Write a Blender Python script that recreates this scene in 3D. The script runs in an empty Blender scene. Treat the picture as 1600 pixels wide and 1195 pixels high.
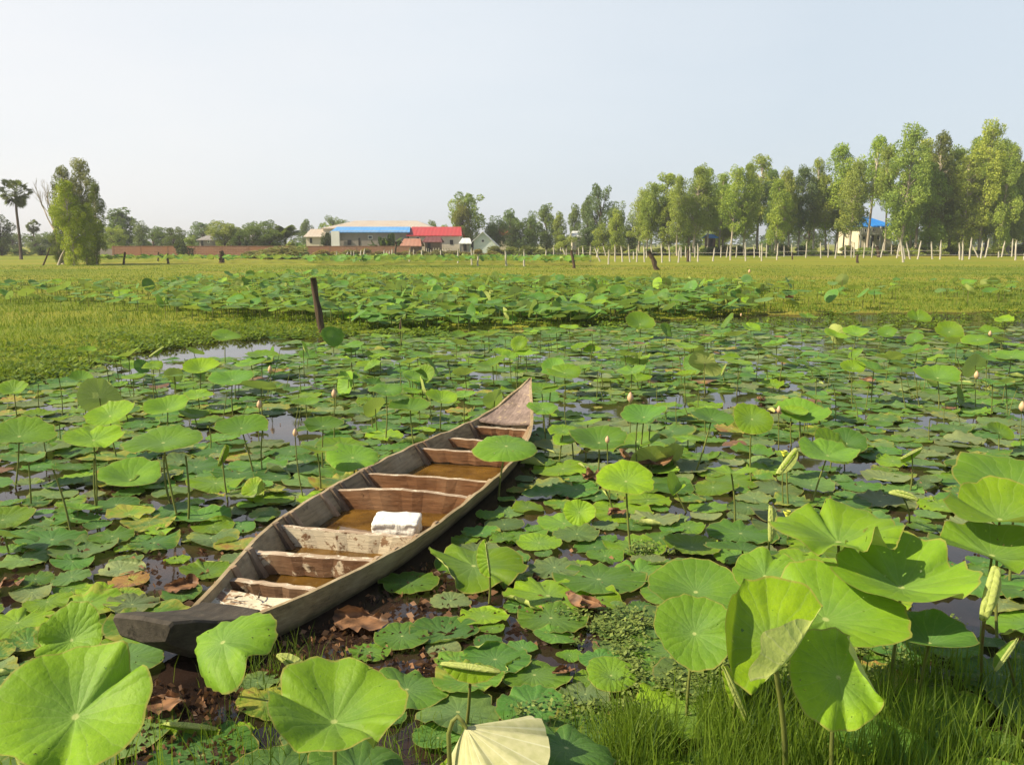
import bpy, math, random
import numpy as np
from mathutils import Vector, Matrix, noise as mnoise
sc = bpy.context.scene
C = sc.collection

# ------------------------------------------------------------------ camera
F, CH, HZ = 1358.0, 1.9, 380.0
PITCH = math.atan((597.5 - HZ) / F)
cam = bpy.data.cameras.new('camera'); camo = bpy.data.objects.new('camera', cam); C.objects.link(camo)
cam.sensor_width = 36; cam.lens = 36 * F / 1600; cam.clip_start = .05; cam.clip_end = 6000
camo.location = (0, 0, CH); camo.rotation_euler = (math.pi / 2 - PITCH, 0, 0)
sc.camera = camo

# ------------------------------------------------------------------ sky and sun
SUN_EL, SUN_BACK = math.radians(41), math.radians(16)      # the sun stands to the left, a little behind the camera
sv = Vector((-math.cos(SUN_BACK) * math.cos(SUN_EL), -math.sin(SUN_BACK) * math.cos(SUN_EL), math.sin(SUN_EL)))
sl = bpy.data.lights.new('sun', 'SUN'); sl.energy = 5.0; sl.angle = math.radians(.5); sl.color = (1, .87, .64)
so = bpy.data.objects.new('sun', sl); C.objects.link(so); so.rotation_euler = sv.to_track_quat('Z', 'Y').to_euler()
w = bpy.data.worlds.new('World'); sc.world = w; w.use_nodes = True
nt = w.node_tree; nt.nodes.clear()
out = nt.nodes.new('ShaderNodeOutputWorld'); bg = nt.nodes.new('ShaderNodeBackground')
sky = nt.nodes.new('ShaderNodeTexSky'); sky.sky_type = 'NISHITA'; sky.sun_disc = False
sky.sun_elevation = SUN_EL; sky.sun_rotation = math.atan2(sv.x, sv.y); sky.dust_density = 2.0; sky.air_density = 1.0; sky.ozone_density = 2.0
tc = nt.nodes.new('ShaderNodeTexCoord')
dot = nt.nodes.new('ShaderNodeVectorMath'); dot.operation = 'DOT_PRODUCT'; dot.inputs[1].default_value = (-.92, .35, .1)
nt.links.new(tc.outputs['Generated'], dot.inputs[0])
rmp = nt.nodes.new('ShaderNodeValToRGB'); e = rmp.color_ramp.elements          # hazy air: whiter towards the sun
e[0].position = .08; e[0].color = (6.1, 6.8, 7.4, 1); e[1].position = .98; e[1].color = (9.0, 8.7, 8.5, 1)
e2 = e.new(.48); e2.color = (7.4, 7.8, 8.15, 1)
cn = nt.nodes.new('ShaderNodeTexNoise'); cn.inputs['Scale'].default_value = 2.2; cn.inputs['Detail'].default_value = 6; cm = nt.nodes.new('ShaderNodeMapping'); cm.inputs['Scale'].default_value = (1, 1, 3.5)
nt.links.new(tc.outputs['Generated'], cm.inputs[0]); nt.links.new(cm.outputs[0], cn.inputs['Vector'])
ca = nt.nodes.new('ShaderNodeMath'); ca.operation = 'MULTIPLY_ADD'; ca.inputs[1].default_value = .5; nt.links.new(cn.outputs['Fac'], ca.inputs[0]); ad = nt.nodes.new('ShaderNodeMath'); ad.operation = 'SUBTRACT'; ad.inputs[1].default_value = .25
nt.links.new(dot.outputs['Value'], ad.inputs[0]); nt.links.new(ad.outputs[0], ca.inputs[2])            # faint uneven veil
nt.links.new(ca.outputs[0], rmp.inputs[0])
mx = nt.nodes.new('ShaderNodeMix'); mx.data_type = 'RGBA'
sz = nt.nodes.new('ShaderNodeSeparateXYZ'); nt.links.new(tc.outputs['Generated'], sz.inputs[0])
hz = nt.nodes.new('ShaderNodeMapRange'); hz.interpolation_type = 'SMOOTHSTEP'; hz.inputs[1].default_value = .28; hz.inputs[2].default_value = .62; hz.inputs[3].default_value = .82; hz.inputs[4].default_value = .0
nt.links.new(sz.outputs[2], hz.inputs[0]); nt.links.new(hz.outputs[0], mx.inputs[0])
nt.links.new(sky.outputs[0], mx.inputs[6]); nt.links.new(rmp.outputs[0], mx.inputs[7])
nt.links.new(mx.outputs[2], bg.inputs[0]); bg.inputs[1].default_value = .08
nt.links.new(bg.outputs[0], out.inputs[0])
sc.view_settings.view_transform = 'Standard'; sc.view_settings.look = 'None'
sc.view_settings.exposure = .66; sc.view_settings.gamma = 1
sc.cycles.max_bounces = 8; sc.cycles.transparent_max_bounces = 8

# ------------------------------------------------------------------ helpers
def at(px, py, z=0.0):
    dx = (px - 800) / F; dv = -(py - 597.5) / F
    dy = math.cos(PITCH) + dv * math.sin(PITCH); dz = -math.sin(PITCH) + dv * math.cos(PITCH)
    t = (z - CH) / dz
    return Vector((dx * t, dy * t, z))
def at_depth(px, py, Y):                       # the point of that line of sight which lies over ground distance Y
    dx = (px - 800) / F; dv = -(py - 597.5) / F
    dy = math.cos(PITCH) + dv * math.sin(PITCH); dz = -math.sin(PITCH) + dv * math.cos(PITCH)
    t = Y / dy
    return Vector((dx * t, Y, CH + dz * t))
def pix(x, y, z=0.0):
    yy = y * math.cos(PITCH) - (z - CH) * math.sin(PITCH)
    zz = y * math.sin(PITCH) + (z - CH) * math.cos(PITCH)
    return 800 + F * x / yy, 597.5 - F * zz / yy
ONES = 'zeroth first second third fourth fifth sixth seventh eighth ninth tenth eleventh twelfth thirteenth fourteenth fifteenth sixteenth seventeenth eighteenth nineteenth'.split()
TENS = {2: 'twenty', 3: 'thirty', 4: 'forty', 5: 'fifty', 6: 'sixty', 7: 'seventy', 8: 'eighty', 9: 'ninety'}
def ordw(n):
    if n < 20: return ONES[n]
    if n == 100: return 'hundredth'
    if n > 100: return 'hundred and ' + ordw(n - 100)
    t, o = divmod(n, 10)
    if o == 0: return TENS[t][:-1] + 'ieth'
    return TENS[t] + '-' + ONES[o]
def tag(o, label=None, cat=None, group=None, kind=None):
    if label: o['label'] = label
    if cat: o['category'] = cat
    if group: o['group'] = group
    if kind: o['kind'] = kind
    return o
def empty(name, loc=(0, 0, 0), rz=0):
    o = bpy.data.objects.new(name, None); C.objects.link(o); o.location = loc; o.rotation_euler = (0, 0, rz)
    o.empty_display_size = .1
    return o
def link(name, me, parent=None, loc=None):
    o = bpy.data.objects.new(name, me); C.objects.link(o)
    if parent: o.parent = parent
    if loc is not None: o.location = loc
    return o
def npmesh(name, V, Fc, mats, smooth=True, attrs=None, midx=None):
    """V (n,3) array, Fc list of int arrays (m,k)"""
    me = bpy.data.meshes.new(name)
    V = np.asarray(V, dtype=np.float32)
    if isinstance(Fc, np.ndarray): Fc = [Fc]
    Fc = [np.asarray(f, dtype=np.int32) for f in Fc if len(f)]
    me.vertices.add(len(V)); me.vertices.foreach_set('co', V.ravel())
    loops = np.concatenate([f.ravel() for f in Fc]); tot = np.concatenate([np.full(len(f), f.shape[1], np.int32) for f in Fc])
    st = np.concatenate([[0], np.cumsum(tot)[:-1]]).astype(np.int32)
    me.loops.add(len(loops)); me.loops.foreach_set('vertex_index', loops)
    me.polygons.add(len(tot)); me.polygons.foreach_set('loop_start', st)
    try: me.polygons.foreach_set('loop_total', tot)
    except Exception: pass
    me.polygons.foreach_set('use_smooth', np.full(len(tot), smooth, dtype=bool))
    if midx is not None: me.polygons.foreach_set('material_index', np.asarray(midx, dtype=np.int32))
    for m in (mats if isinstance(mats, (list, tuple)) else [mats]): me.materials.append(m)
    for k, (typ, arr) in (attrs or {}).items():
        a = me.attributes.new(k, typ, 'POINT')
        arr = np.asarray(arr, dtype=np.float32)
        a.data.foreach_set('vector' if typ == 'FLOAT_VECTOR' else ('color' if typ == 'FLOAT_COLOR' else 'value'), arr.ravel())
    me.update(calc_edges=True); me.validate()
    return me
class MB:
    def __init__(s): s.v = []; s.f = []; s.mi = []; s.cm = 0
    def add(s, vs, fs):
        b = len(s.v); s.v += [tuple(v) for v in vs]; s.f += [tuple(i + b for i in f) for f in fs]; s.mi += [s.cm] * len(fs)
    def box(s, x0, y0, z0, x1, y1, z1):
        s.add([(x0, y0, z0), (x1, y0, z0), (x1, y1, z0), (x0, y1, z0), (x0, y0, z1), (x1, y0, z1), (x1, y1, z1), (x0, y1, z1)],
              [(0, 3, 2, 1), (4, 5, 6, 7), (0, 1, 5, 4), (1, 2, 6, 5), (2, 3, 7, 6), (3, 0, 4, 7)])
    def tube(s, pts, rad, n=6, cap=True):
        pts = [Vector(p) for p in pts]
        if not hasattr(rad, '__len__'): rad = [rad] * len(pts)
        vs = []; fs = []
        for i, p in enumerate(pts):
            d = (pts[min(i + 1, len(pts) - 1)] - pts[max(i - 1, 0)]).normalized()
            a = d.cross(Vector((0, 1, 0)) if abs(d.y) < .9 else Vector((1, 0, 0))).normalized(); b = d.cross(a)
            for k in range(n):
                t = 2 * math.pi * k / n
                vs.append(p + (a * math.cos(t) + b * math.sin(t)) * rad[i])
        for i in range(len(pts) - 1):
            for k in range(n):
                k2 = (k + 1) % n
                fs.append((i * n + k, i * n + k2, (i + 1) * n + k2, (i + 1) * n + k))
        if cap:
            fs.append(tuple(range(n))); fs.append(tuple((len(pts) - 1) * n + k for k in reversed(range(n))))
        s.add(vs, fs)
    def mesh(s, name, mats, smooth=False):
        me = bpy.data.meshes.new(name); me.from_pydata(s.v, [], s.f)
        for m in (mats if isinstance(mats, (list, tuple)) else [mats]): me.materials.append(m)
        me.polygons.foreach_set('material_index', s.mi)
        me.polygons.foreach_set('use_smooth', [smooth] * len(s.f)); me.update()
        return me
    def build(s, name, mats, parent=None, smooth=False, loc=None): return link(name, s.mesh(name, mats, smooth), parent, loc)

# ------------------------------------------------------------------ materials
class NG:
    def __init__(s, name):
        s.m = bpy.data.materials.new(name); s.m.use_nodes = True; s.t = s.m.node_tree; s.t.nodes.clear()
        s.out = s.t.nodes.new('ShaderNodeOutputMaterial')
    def n(s, typ, **kw):
        nd = s.t.nodes.new(typ)
        for k, v in kw.items(): setattr(nd, k, v)
        return nd
    def L(s, a, b): s.t.links.new(a, b)
    def setin(s, sock, v):
        if hasattr(v, 'is_output') or isinstance(v, bpy.types.NodeSocket): s.L(v, sock)
        else: sock.default_value = v
    def math(s, op, a, b=0.0, c=None):
        nd = s.n('ShaderNodeMath', operation=op); s.setin(nd.inputs[0], a); s.setin(nd.inputs[1], b)
        if c is not None: s.setin(nd.inputs[2], c)
        return nd.outputs[0]
    def mix(s, f, a, b, mode='MIX'):
        nd = s.n('ShaderNodeMix', data_type='RGBA', blend_type=mode)
        s.setin(nd.inputs[0], f)
        s.setin(nd.inputs[6], a if not isinstance(a, tuple) else (*a[:3], 1)); s.setin(nd.inputs[7], b if not isinstance(b, tuple) else (*b[:3], 1))
        return nd.outputs[2]
    def noise(s, vec, scale, detail=4, rough=.55, dist=0):
        nd = s.n('ShaderNodeTexNoise'); nd.inputs['Scale'].default_value = scale; nd.inputs['Detail'].default_value = detail
        nd.inputs['Roughness'].default_value = rough; nd.inputs['Distortion'].default_value = dist
        if vec is not None: s.L(vec, nd.inputs['Vector'])
        return nd.outputs['Fac']
    def ramp(s, f, stops):
        nd = s.n('ShaderNodeValToRGB'); e = nd.color_ramp.elements
        while len(e) < len(stops): e.new(.5)
        for el, (p, c) in zip(e, stops):
            el.position = p; el.color = (*c, 1) if isinstance(c, tuple) else (c, c, c, 1)
        s.L(f, nd.inputs[0]); return nd.outputs[0]
    def step(s, f, lo, hi):
        nd = s.n('ShaderNodeMapRange'); nd.interpolation_type = 'SMOOTHSTEP'; s.setin(nd.inputs[0], f)
        nd.inputs[1].default_value = lo; nd.inputs[2].default_value = hi; return nd.outputs[0]
    def coord(s, which='Object', scale=(1, 1, 1), rot=(0, 0, 0)):
        t = s.n('ShaderNodeTexCoord'); m = s.n('ShaderNodeMapping'); s.L(t.outputs[which], m.inputs[0])
        m.inputs['Scale'].default_value = scale; m.inputs['Rotation'].default_value = rot; return m.outputs[0]
    def bsdf(s, col, rough=.6, spec=.3, bump=None, bstr=.3, bdist=.01, **kw):
        b = s.n('ShaderNodeBsdfPrincipled'); s.setin(b.inputs['Base Color'], col if not isinstance(col, tuple) else (*col, 1))
        s.setin(b.inputs['Roughness'], rough); b.inputs['Specular IOR Level'].default_value = spec
        for k, v in kw.items(): b.inputs[k].default_value = v
        if bump is not None:
            bn = s.n('ShaderNodeBump'); bn.inputs['Strength'].default_value = bstr; bn.inputs['Distance'].default_value = bdist
            s.L(bump, bn.inputs['Height']); s.L(bn.outputs[0], b.inputs['Normal'])
        s.last = b
        return b.outputs[0]
    def fin(s, sh): s.L(sh, s.out.inputs[0]); return s.m

def lotus_material():
    g = NG('lotus_leaf')
    a = g.n('ShaderNodeAttribute', attribute_name='lp'); tn = g.n('ShaderNodeAttribute', attribute_name='tint')
    sx = g.n('ShaderNodeSeparateXYZ'); g.L(a.outputs['Vector'], sx.inputs[0]); tx = g.n('ShaderNodeSeparateXYZ'); g.L(tn.outputs['Vector'], tx.inputs[0])
    x, y, seed = sx.outputs; hue, dec, _ = tx.outputs
    r = g.math('SQRT', g.math('ADD', g.math('MULTIPLY', x, x), g.math('MULTIPLY', y, y)))
    th = g.math('DIVIDE', g.math('ARCTAN2', y, x), 2 * math.pi)
    cw = g.n('ShaderNodeCombineXYZ'); g.L(x, cw.inputs[0]); g.L(y, cw.inputs[1]); g.L(seed, cw.inputs[2])
    th = g.math('ADD', th, g.math('MULTIPLY', g.math('SUBTRACT', g.noise(cw.outputs[0], 2.2, 2), .5), .055))
    def veins(n, ph, wd, r0=0.0):
        f = g.math('FRACT', g.math('ADD', g.math('MULTIPLY', th, n), ph)); d = g.math('ABSOLUTE', g.math('SUBTRACT', f, .5))
        arc = g.math('MULTIPLY', d, g.math('MULTIPLY', r, 2 * math.pi / n))
        v = g.math('SUBTRACT', 1.0, g.step(arc, wd * .3, wd))
        if r0: v = g.math('MULTIPLY', v, g.step(r, r0, r0 + .15))
        return v, d
    v1, d1 = veins(19, .13, .013); v2, _ = veins(38, .7, .008, .5)
    vein = g.math('MAXIMUM', v1, g.math('MULTIPLY', v2, .5))
    cv = g.n('ShaderNodeCombineXYZ'); g.L(x, cv.inputs[0]); g.L(y, cv.inputs[1]); g.L(seed, cv.inputs[2]); vec = cv.outputs[0]
    n1 = g.noise(vec, 1.7, 4); n2 = g.noise(vec, 9, 5); n3 = g.noise(vec, 30, 3)
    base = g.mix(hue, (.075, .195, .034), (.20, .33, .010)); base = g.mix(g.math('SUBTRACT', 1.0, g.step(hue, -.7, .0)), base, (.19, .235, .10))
    base = g.mix(1.0, base, g.ramp(g.math('FRACT', g.math('MULTIPLY', seed, 7.13)), [(0, .62), (1, 1.25)]), 'MULTIPLY')
    base = g.mix(g.step(n1, .3, .75), base, g.mix(1.0, base, (1.3, 1.22, 1.1), 'MULTIPLY'))
    base = g.mix(g.math('MULTIPLY', g.step(n3, .4, .8), .22), base, (.16, .2, .07))
    base = g.mix(g.math('MULTIPLY', g.math('SUBTRACT', 1.0, g.step(g.math('ADD', r, g.math('SUBTRACT', n1, .5)), .1, .8)), .30), base, (.13, .235, .11))   # waxy bloom round the centre
    base = g.mix(g.math('MULTIPLY', g.step(n2, .35, .65), .25), base, g.mix(1.0, base, (.62, .72, .7), 'MULTIPLY'))
    # ageing: yellow then brown blotches, from the rim inwards and in spots
    k = g.math('ADD', g.math('ADD', g.math('MULTIPLY', dec, 1.25), g.math('MULTIPLY', g.math('SUBTRACT', n1, .5), 1.1)),
               g.math('ADD', g.math('MULTIPLY', g.math('SUBTRACT', r, .6), .25), g.math('MULTIPLY', g.math('SUBTRACT', n2, .5), .5)))
    base = g.mix(g.step(k, .38, .72), base, (.29, .30, .05))
    base = g.mix(g.step(k, .70, .88), base, (.27, .15, .045))
    base = g.mix(g.step(k, .92, 1.15), base, (.16, .085, .05))
    spot = g.math('MULTIPLY', g.step(n2, .67, .74), g.step(dec, .04, .4))
    base = g.mix(spot, base, (.26, .12, .03))
    base = g.mix(g.math('MULTIPLY', g.step(g.math('ADD', r, g.math('MULTIPLY', n2, .05)), .985, 1.01), .6), base, (.30, .24, .07))
    base = g.mix(g.math('MULTIPLY', vein, .20), base, (.28, .38, .12))
    base = g.mix(g.math('MULTIPLY', g.math('SUBTRACT', 1.0, g.step(r, .03, .06)), .7), base, (.5, .55, .2))
    geo = g.n('ShaderNodeNewGeometry')
    under = g.mix(.75, base, (.50, .55, .17)); under = g.mix(g.math('MULTIPLY', vein, .5), under, (.5, .52, .25))
    col = g.mix(geo.outputs['Backfacing'], base, under)
    bh = g.math('ADD', g.math('MULTIPLY', g.math('MULTIPLY', g.math('SINE', g.math('MULTIPLY', d1, 3.14)), r), .45), g.math('MULTIPLY', n2, .55))
    bh = g.math('ADD', bh, g.math('MULTIPLY', n3, .12))
    p = g.bsdf(col, .5, .15, bh, .55, .012)
    g.last.inputs['Sheen Weight'].default_value = .0; g.last.inputs['Sheen Roughness'].default_value = .5
    tr = g.n('ShaderNodeBsdfTranslucent'); g.L(g.mix(.55, col, g.mix(hue, (.24, .48, .03), (.42, .58, .03))), tr.inputs[0])
    ms = g.n('ShaderNodeMixShader'); g.setin(ms.inputs[0], g.math('SUBTRACT', .25, g.math('MULTIPLY', g.step(k, .6, .9), .15)))
    g.L(p, ms.inputs[1]); g.L(tr.outputs[0], ms.inputs[2])
    hl = g.math('MULTIPLY', g.step(g.noise(vec, 11, 2, .5), .735, .745), g.step(r, .2, .4)); tp_ = g.n('ShaderNodeBsdfTransparent'); m2 = g.n('ShaderNodeMixShader')    # insect holes
    g.setin(m2.inputs[0], hl); g.L(ms.outputs[0], m2.inputs[1]); g.L(tp_.outputs[0], m2.inputs[2])
    return g.fin(m2.outputs[0])
def blade_material(name, c0, c1, trc, tr=.35, rough=.55):
    g = NG(name); a = g.n('ShaderNodeAttribute', attribute_name='var')
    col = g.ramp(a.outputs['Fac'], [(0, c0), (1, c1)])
    p = g.bsdf(col, rough, .25)
    t = g.n('ShaderNodeBsdfTranslucent'); g.L(g.mix(.5, col, trc), t.inputs[0])
    ms = g.n('ShaderNodeMixShader'); ms.inputs[0].default_value = tr; g.L(p, ms.inputs[1]); g.L(t.outputs[0], ms.inputs[2])
    return g.fin(ms.outputs[0])
def foliage_material():
    g = NG('foliage'); a = g.n('ShaderNodeAttribute', attribute_name='var'); oi = g.n('ShaderNodeObjectInfo')
    v = g.n('ShaderNodeHueSaturation'); g.L(oi.outputs['Color'], v.inputs['Color'])
    g.L(g.math('ADD', g.math('MULTIPLY', a.outputs['Fac'], .8), .62), v.inputs['Value'])
    g.L(g.math('ADD', g.math('MULTIPLY', a.outputs['Fac'], -.045), .52), v.inputs['Hue'])
    p = g.bsdf(v.outputs[0], .6, .2)
    t = g.n('ShaderNodeBsdfTranslucent'); g.L(g.mix(.4, v.outputs[0], (.3, .4, .03)), t.inputs[0])
    ms = g.n('ShaderNodeMixShader'); ms.inputs[0].default_value = .4; g.L(p, ms.inputs[1]); g.L(t.outputs[0], ms.inputs[2])
    return g.fin(ms.outputs[0])
def simple(name, c0, c1, scale=8, rough=.7, spec=.2, stretch=(1, 1, 1), bstr=.3, bdist=.01, c2=None, detail=5):
    g = NG(name); v = g.coord('Object', stretch); n = g.noise(v, scale, detail, .65)
    stops = [(.3, c0), (.7, c1)] if c2 is None else [(.3, c0), (.55, c1), (.72, c2)]
    return g.fin(g.bsdf(g.ramp(n, stops), rough, spec, n, bstr, bdist))
def wood(name, dark, mid, pale, palek, stretch, paint=None, paintk=.5, rough=.75):
    g = NG(name); v = g.coord('Object', stretch); o = g.coord('Object')
    gr = g.noise(v, 14, 6, .65, .3); big = g.noise(o, 3.1, 4, .6); fine = g.noise(v, 60, 4, .6)
    col = g.ramp(gr, [(.28, dark), (.6, mid), (.78, pale)])
    col = g.mix(g.math('MULTIPLY', g.step(big, .42, .75), palek), col, pale)
    if paint:
        pn = g.noise(o, 11, 8, .72, .4)
        m = g.step(pn, paintk - .03, paintk + .03)
        col = g.mix(m, col, g.mix(g.step(fine, .35, .7), paint, tuple(c * .75 for c in paint)))
    col = g.mix(g.math('MULTIPLY', g.step(g.noise(o, 5.5, 6, .7), .62, .7), .75), col, tuple(c * .45 for c in dark))
    if name == 'grey_hull_wood':
        sp = g.n('ShaderNodeSeparateXYZ'); g.L(o, sp.inputs[0]); col = g.mix(g.math('MULTIPLY', g.math('SUBTRACT', 1.0, g.step(g.math('ADD', sp.outputs[2], g.math('MULTIPLY', g.math('SUBTRACT', big, .5), .12)), .0, .06)), .8), col, (.045, .045, .022))   # wet, slimy below the waterline
    h = g.math('ADD', gr, g.math('MULTIPLY', fine, .5))
    return g.fin(g.bsdf(col, rough, .22, h, .6, .006))

M = {}
M['lotus'] = lotus_material()
M['stem'] = simple('lotus_stem', (.09, .10, .03), (.16, .18, .04), 12, .6, .25, (1, 1, .3), c2=(.15, .085, .04))
M['roll'] = None
M['foliage'] = foliage_material()
M['bud'] = simple('bud_petal', (.50, .44, .22), (.62, .30, .20), 6, .5, .3)
M['pod'] = simple('seed_pod', (.5, .55, .06), (.62, .62, .08), 30, .6, .3)
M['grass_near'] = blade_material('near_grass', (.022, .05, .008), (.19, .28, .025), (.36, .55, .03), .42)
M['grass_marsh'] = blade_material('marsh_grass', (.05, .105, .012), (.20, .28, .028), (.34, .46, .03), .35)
M['weed'] = blade_material('water_weed', (.08, .13, .03), (.24, .30, .07), (.24, .34, .05), .25)
M['dead'] = blade_material('dead_leaf', (.05, .03, .02), (.34, .18, .09), (.3, .15, .05), .15)
M['bark_pale'] = simple('pale_bark', (.27, .22, .16), (.48, .43, .34), 1.2, .8, .1, (1, 1, .25), .4, .03)
M['bark_dark'] = simple('dark_bark', (.06, .045, .03), (.13, .10, .075), 2, .85, .1, (1, 1, .3), .5, .03)
M['post_pale'] = simple('pale_post_wood', (.36, .32, .25), (.60, .56, .48), 6, .85, .1, (1, 1, .2), .5, .02)
M['post_dark'] = simple('dark_post_wood', (.035, .025, .018), (.10, .07, .045), 12, .85, .1, (1, 1, .12), .8, .02, (.17, .12, .08))
M['hull'] = wood('grey_hull_wood', (.14, .105, .058), (.34, .26, .145), (.50, .42, .28), .5, (3.2, .22, 3.2))
M['hull_out'] = M['hull']
M['seat_brown'] = wood('brown_thwart_wood', (.09, .04, .018), (.23, .11, .05), (.40, .25, .14), .4, (.25, 3, 3))
M['seat_pale'] = wood('peeling_cream_thwart', (.12, .06, .03), (.26, .15, .08), (.42, .29, .17), .5, (.25, 3, 3), (.70, .61, .44), .45)
M['seat_mixed'] = wood('stained_brown_thwart', (.10, .05, .025), (.22, .12, .065), (.40, .27, .16), .5, (.25, 3, 3), (.66, .56, .40), .60)
M['seat_top'] = wood('bleached_plank_edge', (.20, .13, .08), (.42, .32, .22), (.58, .48, .36), .6, (.25, 3, 3), (.66, .58, .44), .55)
M['rib'] = wood('rib_wood', (.06, .04, .028), (.17, .12, .08), (.36, .28, .19), .55, (3, 3, .3))
M['rib_pale'] = wood('pale_rib_wood', (.16, .09, .05), (.36, .25, .15), (.52, .41, .28), .6, (3, 3, .3))
M['deck'] = wood('worn_deck_wood', (.11, .08, .065), (.27, .20, .165), (.40, .31, .26), .5, (3, .3, 3), (.58, .45, .26), .62)
M['block'] = wood('black_weathered_block', (.028, .024, .019), (.065, .055, .042), (.14, .12, .09), .4, (2, .5, 2))
def m_sack():
    g = NG('white_sack'); v = g.coord('Object'); n = g.noise(v, 6, 5, .6, .5); n2 = g.noise(v, 30, 4)
    return g.fin(g.bsdf(g.mix(g.step(n, .5, .8), (.74, .72, .66), (.62, .55, .43)), .55, .3, g.math('ADD', n, g.math('MULTIPLY', n2, .2)), .9, .03))
M['sack'] = m_sack()
def m_water():
    g = NG('pond_water'); v = g.coord('Object'); n = g.noise(v, 9, 3); n2 = g.noise(v, 1.3, 5, .6); n3 = g.noise(v, 2.2, 2)
    col = g.ramp(n2, [(.35, (.010, .007, .006)), (.55, (.028, .017, .013)), (.75, (.055, .028, .012))])
    h = g.math('ADD', g.math('MULTIPLY', n, .35), n3)
    p = g.bsdf(col, .06, .5, h, .10, .02, IOR=1.33)
    return g.fin(p)
M['water'] = m_water()
def m_bilge():
    g = NG('brown_bilge_water'); v = g.coord('Object'); n = g.noise(v, 4, 4); n3 = g.noise(v, 7, 2)
    return g.fin(g.bsdf(g.ramp(n, [(.3, (.045, .022, .006)), (.7, (.19, .10, .018))]), .05, .5, n3, .05, .02, IOR=1.33))
M['bilge'] = m_bilge()
def m_ground():
    g = NG('grassy_ground'); v = g.coord('Object'); vs = g.coord('Object', (.35, 1, 1))
    n1 = g.noise(vs, .12, 5, .6); n2 = g.noise(v, 1.6, 6, .7); n3 = g.noise(v, 14, 4, .7); nb = g.noise(vs, .05, 4, .6)
    col = g.ramp(n1, [(.33, (.135, .19, .018)), (.5, (.215, .235, .022)), (.66, (.27, .24, .04))])
    col = g.mix(g.math('MULTIPLY', g.step(n2, .45, .8), .5), col, (.07, .12, .015))
    col = g.mix(g.math('MULTIPLY', g.step(n3, .5, .85), .5), col, (.33, .31, .08))
    col = g.mix(g.math('MULTIPLY', g.step(nb, .6, .75), .35), col, (.27, .20, .07))
    sp = g.n('ShaderNodeSeparateXYZ'); tcn = g.n('ShaderNodeTexCoord'); g.L(tcn.outputs['Object'], sp.inputs[0])
    col = g.mix(g.math('SUBTRACT', 1.0, g.step(sp.outputs[2], -.02, .05)), col, (.03, .02, .014))   # wet mud at the waterline
    h = g.math('ADD', n3, g.math('MULTIPLY', n2, 2))
    return g.fin(g.bsdf(col, .85, .1, h, .8, .06))
M['ground'] = m_ground()
def m_brick():
    g = NG('brick'); t = g.n('ShaderNodeTexBrick'); v = g.coord('Object'); g.L(v, t.inputs[0])
    sp = g.n('ShaderNodeSeparateXYZ'); cb = g.n('ShaderNodeCombineXYZ'); g.L(v, sp.inputs[0]); g.L(sp.outputs[0], cb.inputs[0]); g.L(sp.outputs[2], cb.inputs[1]); g.L(cb.outputs[0], t.inputs[0])
    t.inputs['Color1'].default_value = (.22, .11, .07, 1); t.inputs['Color2'].default_value = (.28, .145, .095, 1); t.inputs['Mortar'].default_value = (.38, .25, .16, 1)
    t.inputs['Scale'].default_value = 1.0; t.inputs['Brick Width'].default_value = .8; t.inputs['Row Height'].default_value = .25; t.inputs['Mortar Size'].default_value = .02
    n = g.noise(v, .4, 5)
    return g.fin(g.bsdf(g.mix(g.step(n, .4, .7), t.outputs[0], (.30, .15, .08)), .85, .1))
M['brick'] = m_brick()
def m_roof(name, c, c2, per=.5):
    g = NG(name); v = g.coord('Object'); wv = g.n('ShaderNodeTexWave'); wv.inputs['Scale'].default_value = per; wv.inputs['Distortion'].default_value = .3; g.L(v, wv.inputs[0])
    n = g.noise(v, .5, 6, .7)
    return g.fin(g.bsdf(g.mix(g.math('MULTIPLY', g.step(n, .4, .75), .8), c, c2), .5, .3, wv.outputs[1], .4, .05))
M['roof_red'] = m_roof('red_metal_roof', (.42, .05, .05), (.34, .08, .07)); M['roof_blue'] = m_roof('blue_metal_roof', (.10, .30, .62), (.16, .38, .66))
M['roof_dark'] = m_roof('dark_red_roof', (.15, .05, .045), (.2, .1, .08)); M['roof_blue2'] = m_roof('bright_blue_roof', (.02, .20, .62), (.03, .26, .70))
M['roof_cream'] = m_roof('cream_metal_roof', (.48, .42, .34), (.42, .29, .2)); M['roof_rust'] = m_roof('rusty_roof', (.36, .17, .11), (.44, .30, .22)); M['roof_grey'] = m_roof('grey_thatch_roof', (.27, .25, .23), (.18, .16, .14))
M['roof_white'] = m_roof('white_metal_roof', (.62, .64, .62), (.5, .5, .48))
M['wall_cream'] = simple('cream_wall', (.50, .44, .34), (.60, .55, .44), .6, .85, .1); M['wall_grey'] = simple('grey_block_wall', (.21, .185, .16), (.30, .27, .235), .5, .9, .1)
M['wall_lemon'] = simple('lemon_wall', (.60, .54, .38), (.70, .64, .48), .6, .85, .1); M['wall_white'] = simple('white_wall', (.62, .62, .58), (.74, .73, .68), .7, .8, .1); M['wall_pale'] = simple('pale_blue_board', (.46, .55, .52), (.62, .66, .60), 1.5, .8, .1)
M['wall_wood'] = simple('brown_board', (.12, .085, .06), (.2, .14, .1), 1.5, .85, .1); M['dark'] = simple('dark_opening', (.02, .02, .02), (.04, .035, .03), 2, .6, .2)
M['glass'] = simple('window_glass', (.03, .04, .05), (.05, .06, .07), 1, .1, .5)

rng = np.random.default_rng(7); R_ = random.Random(11)

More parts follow.
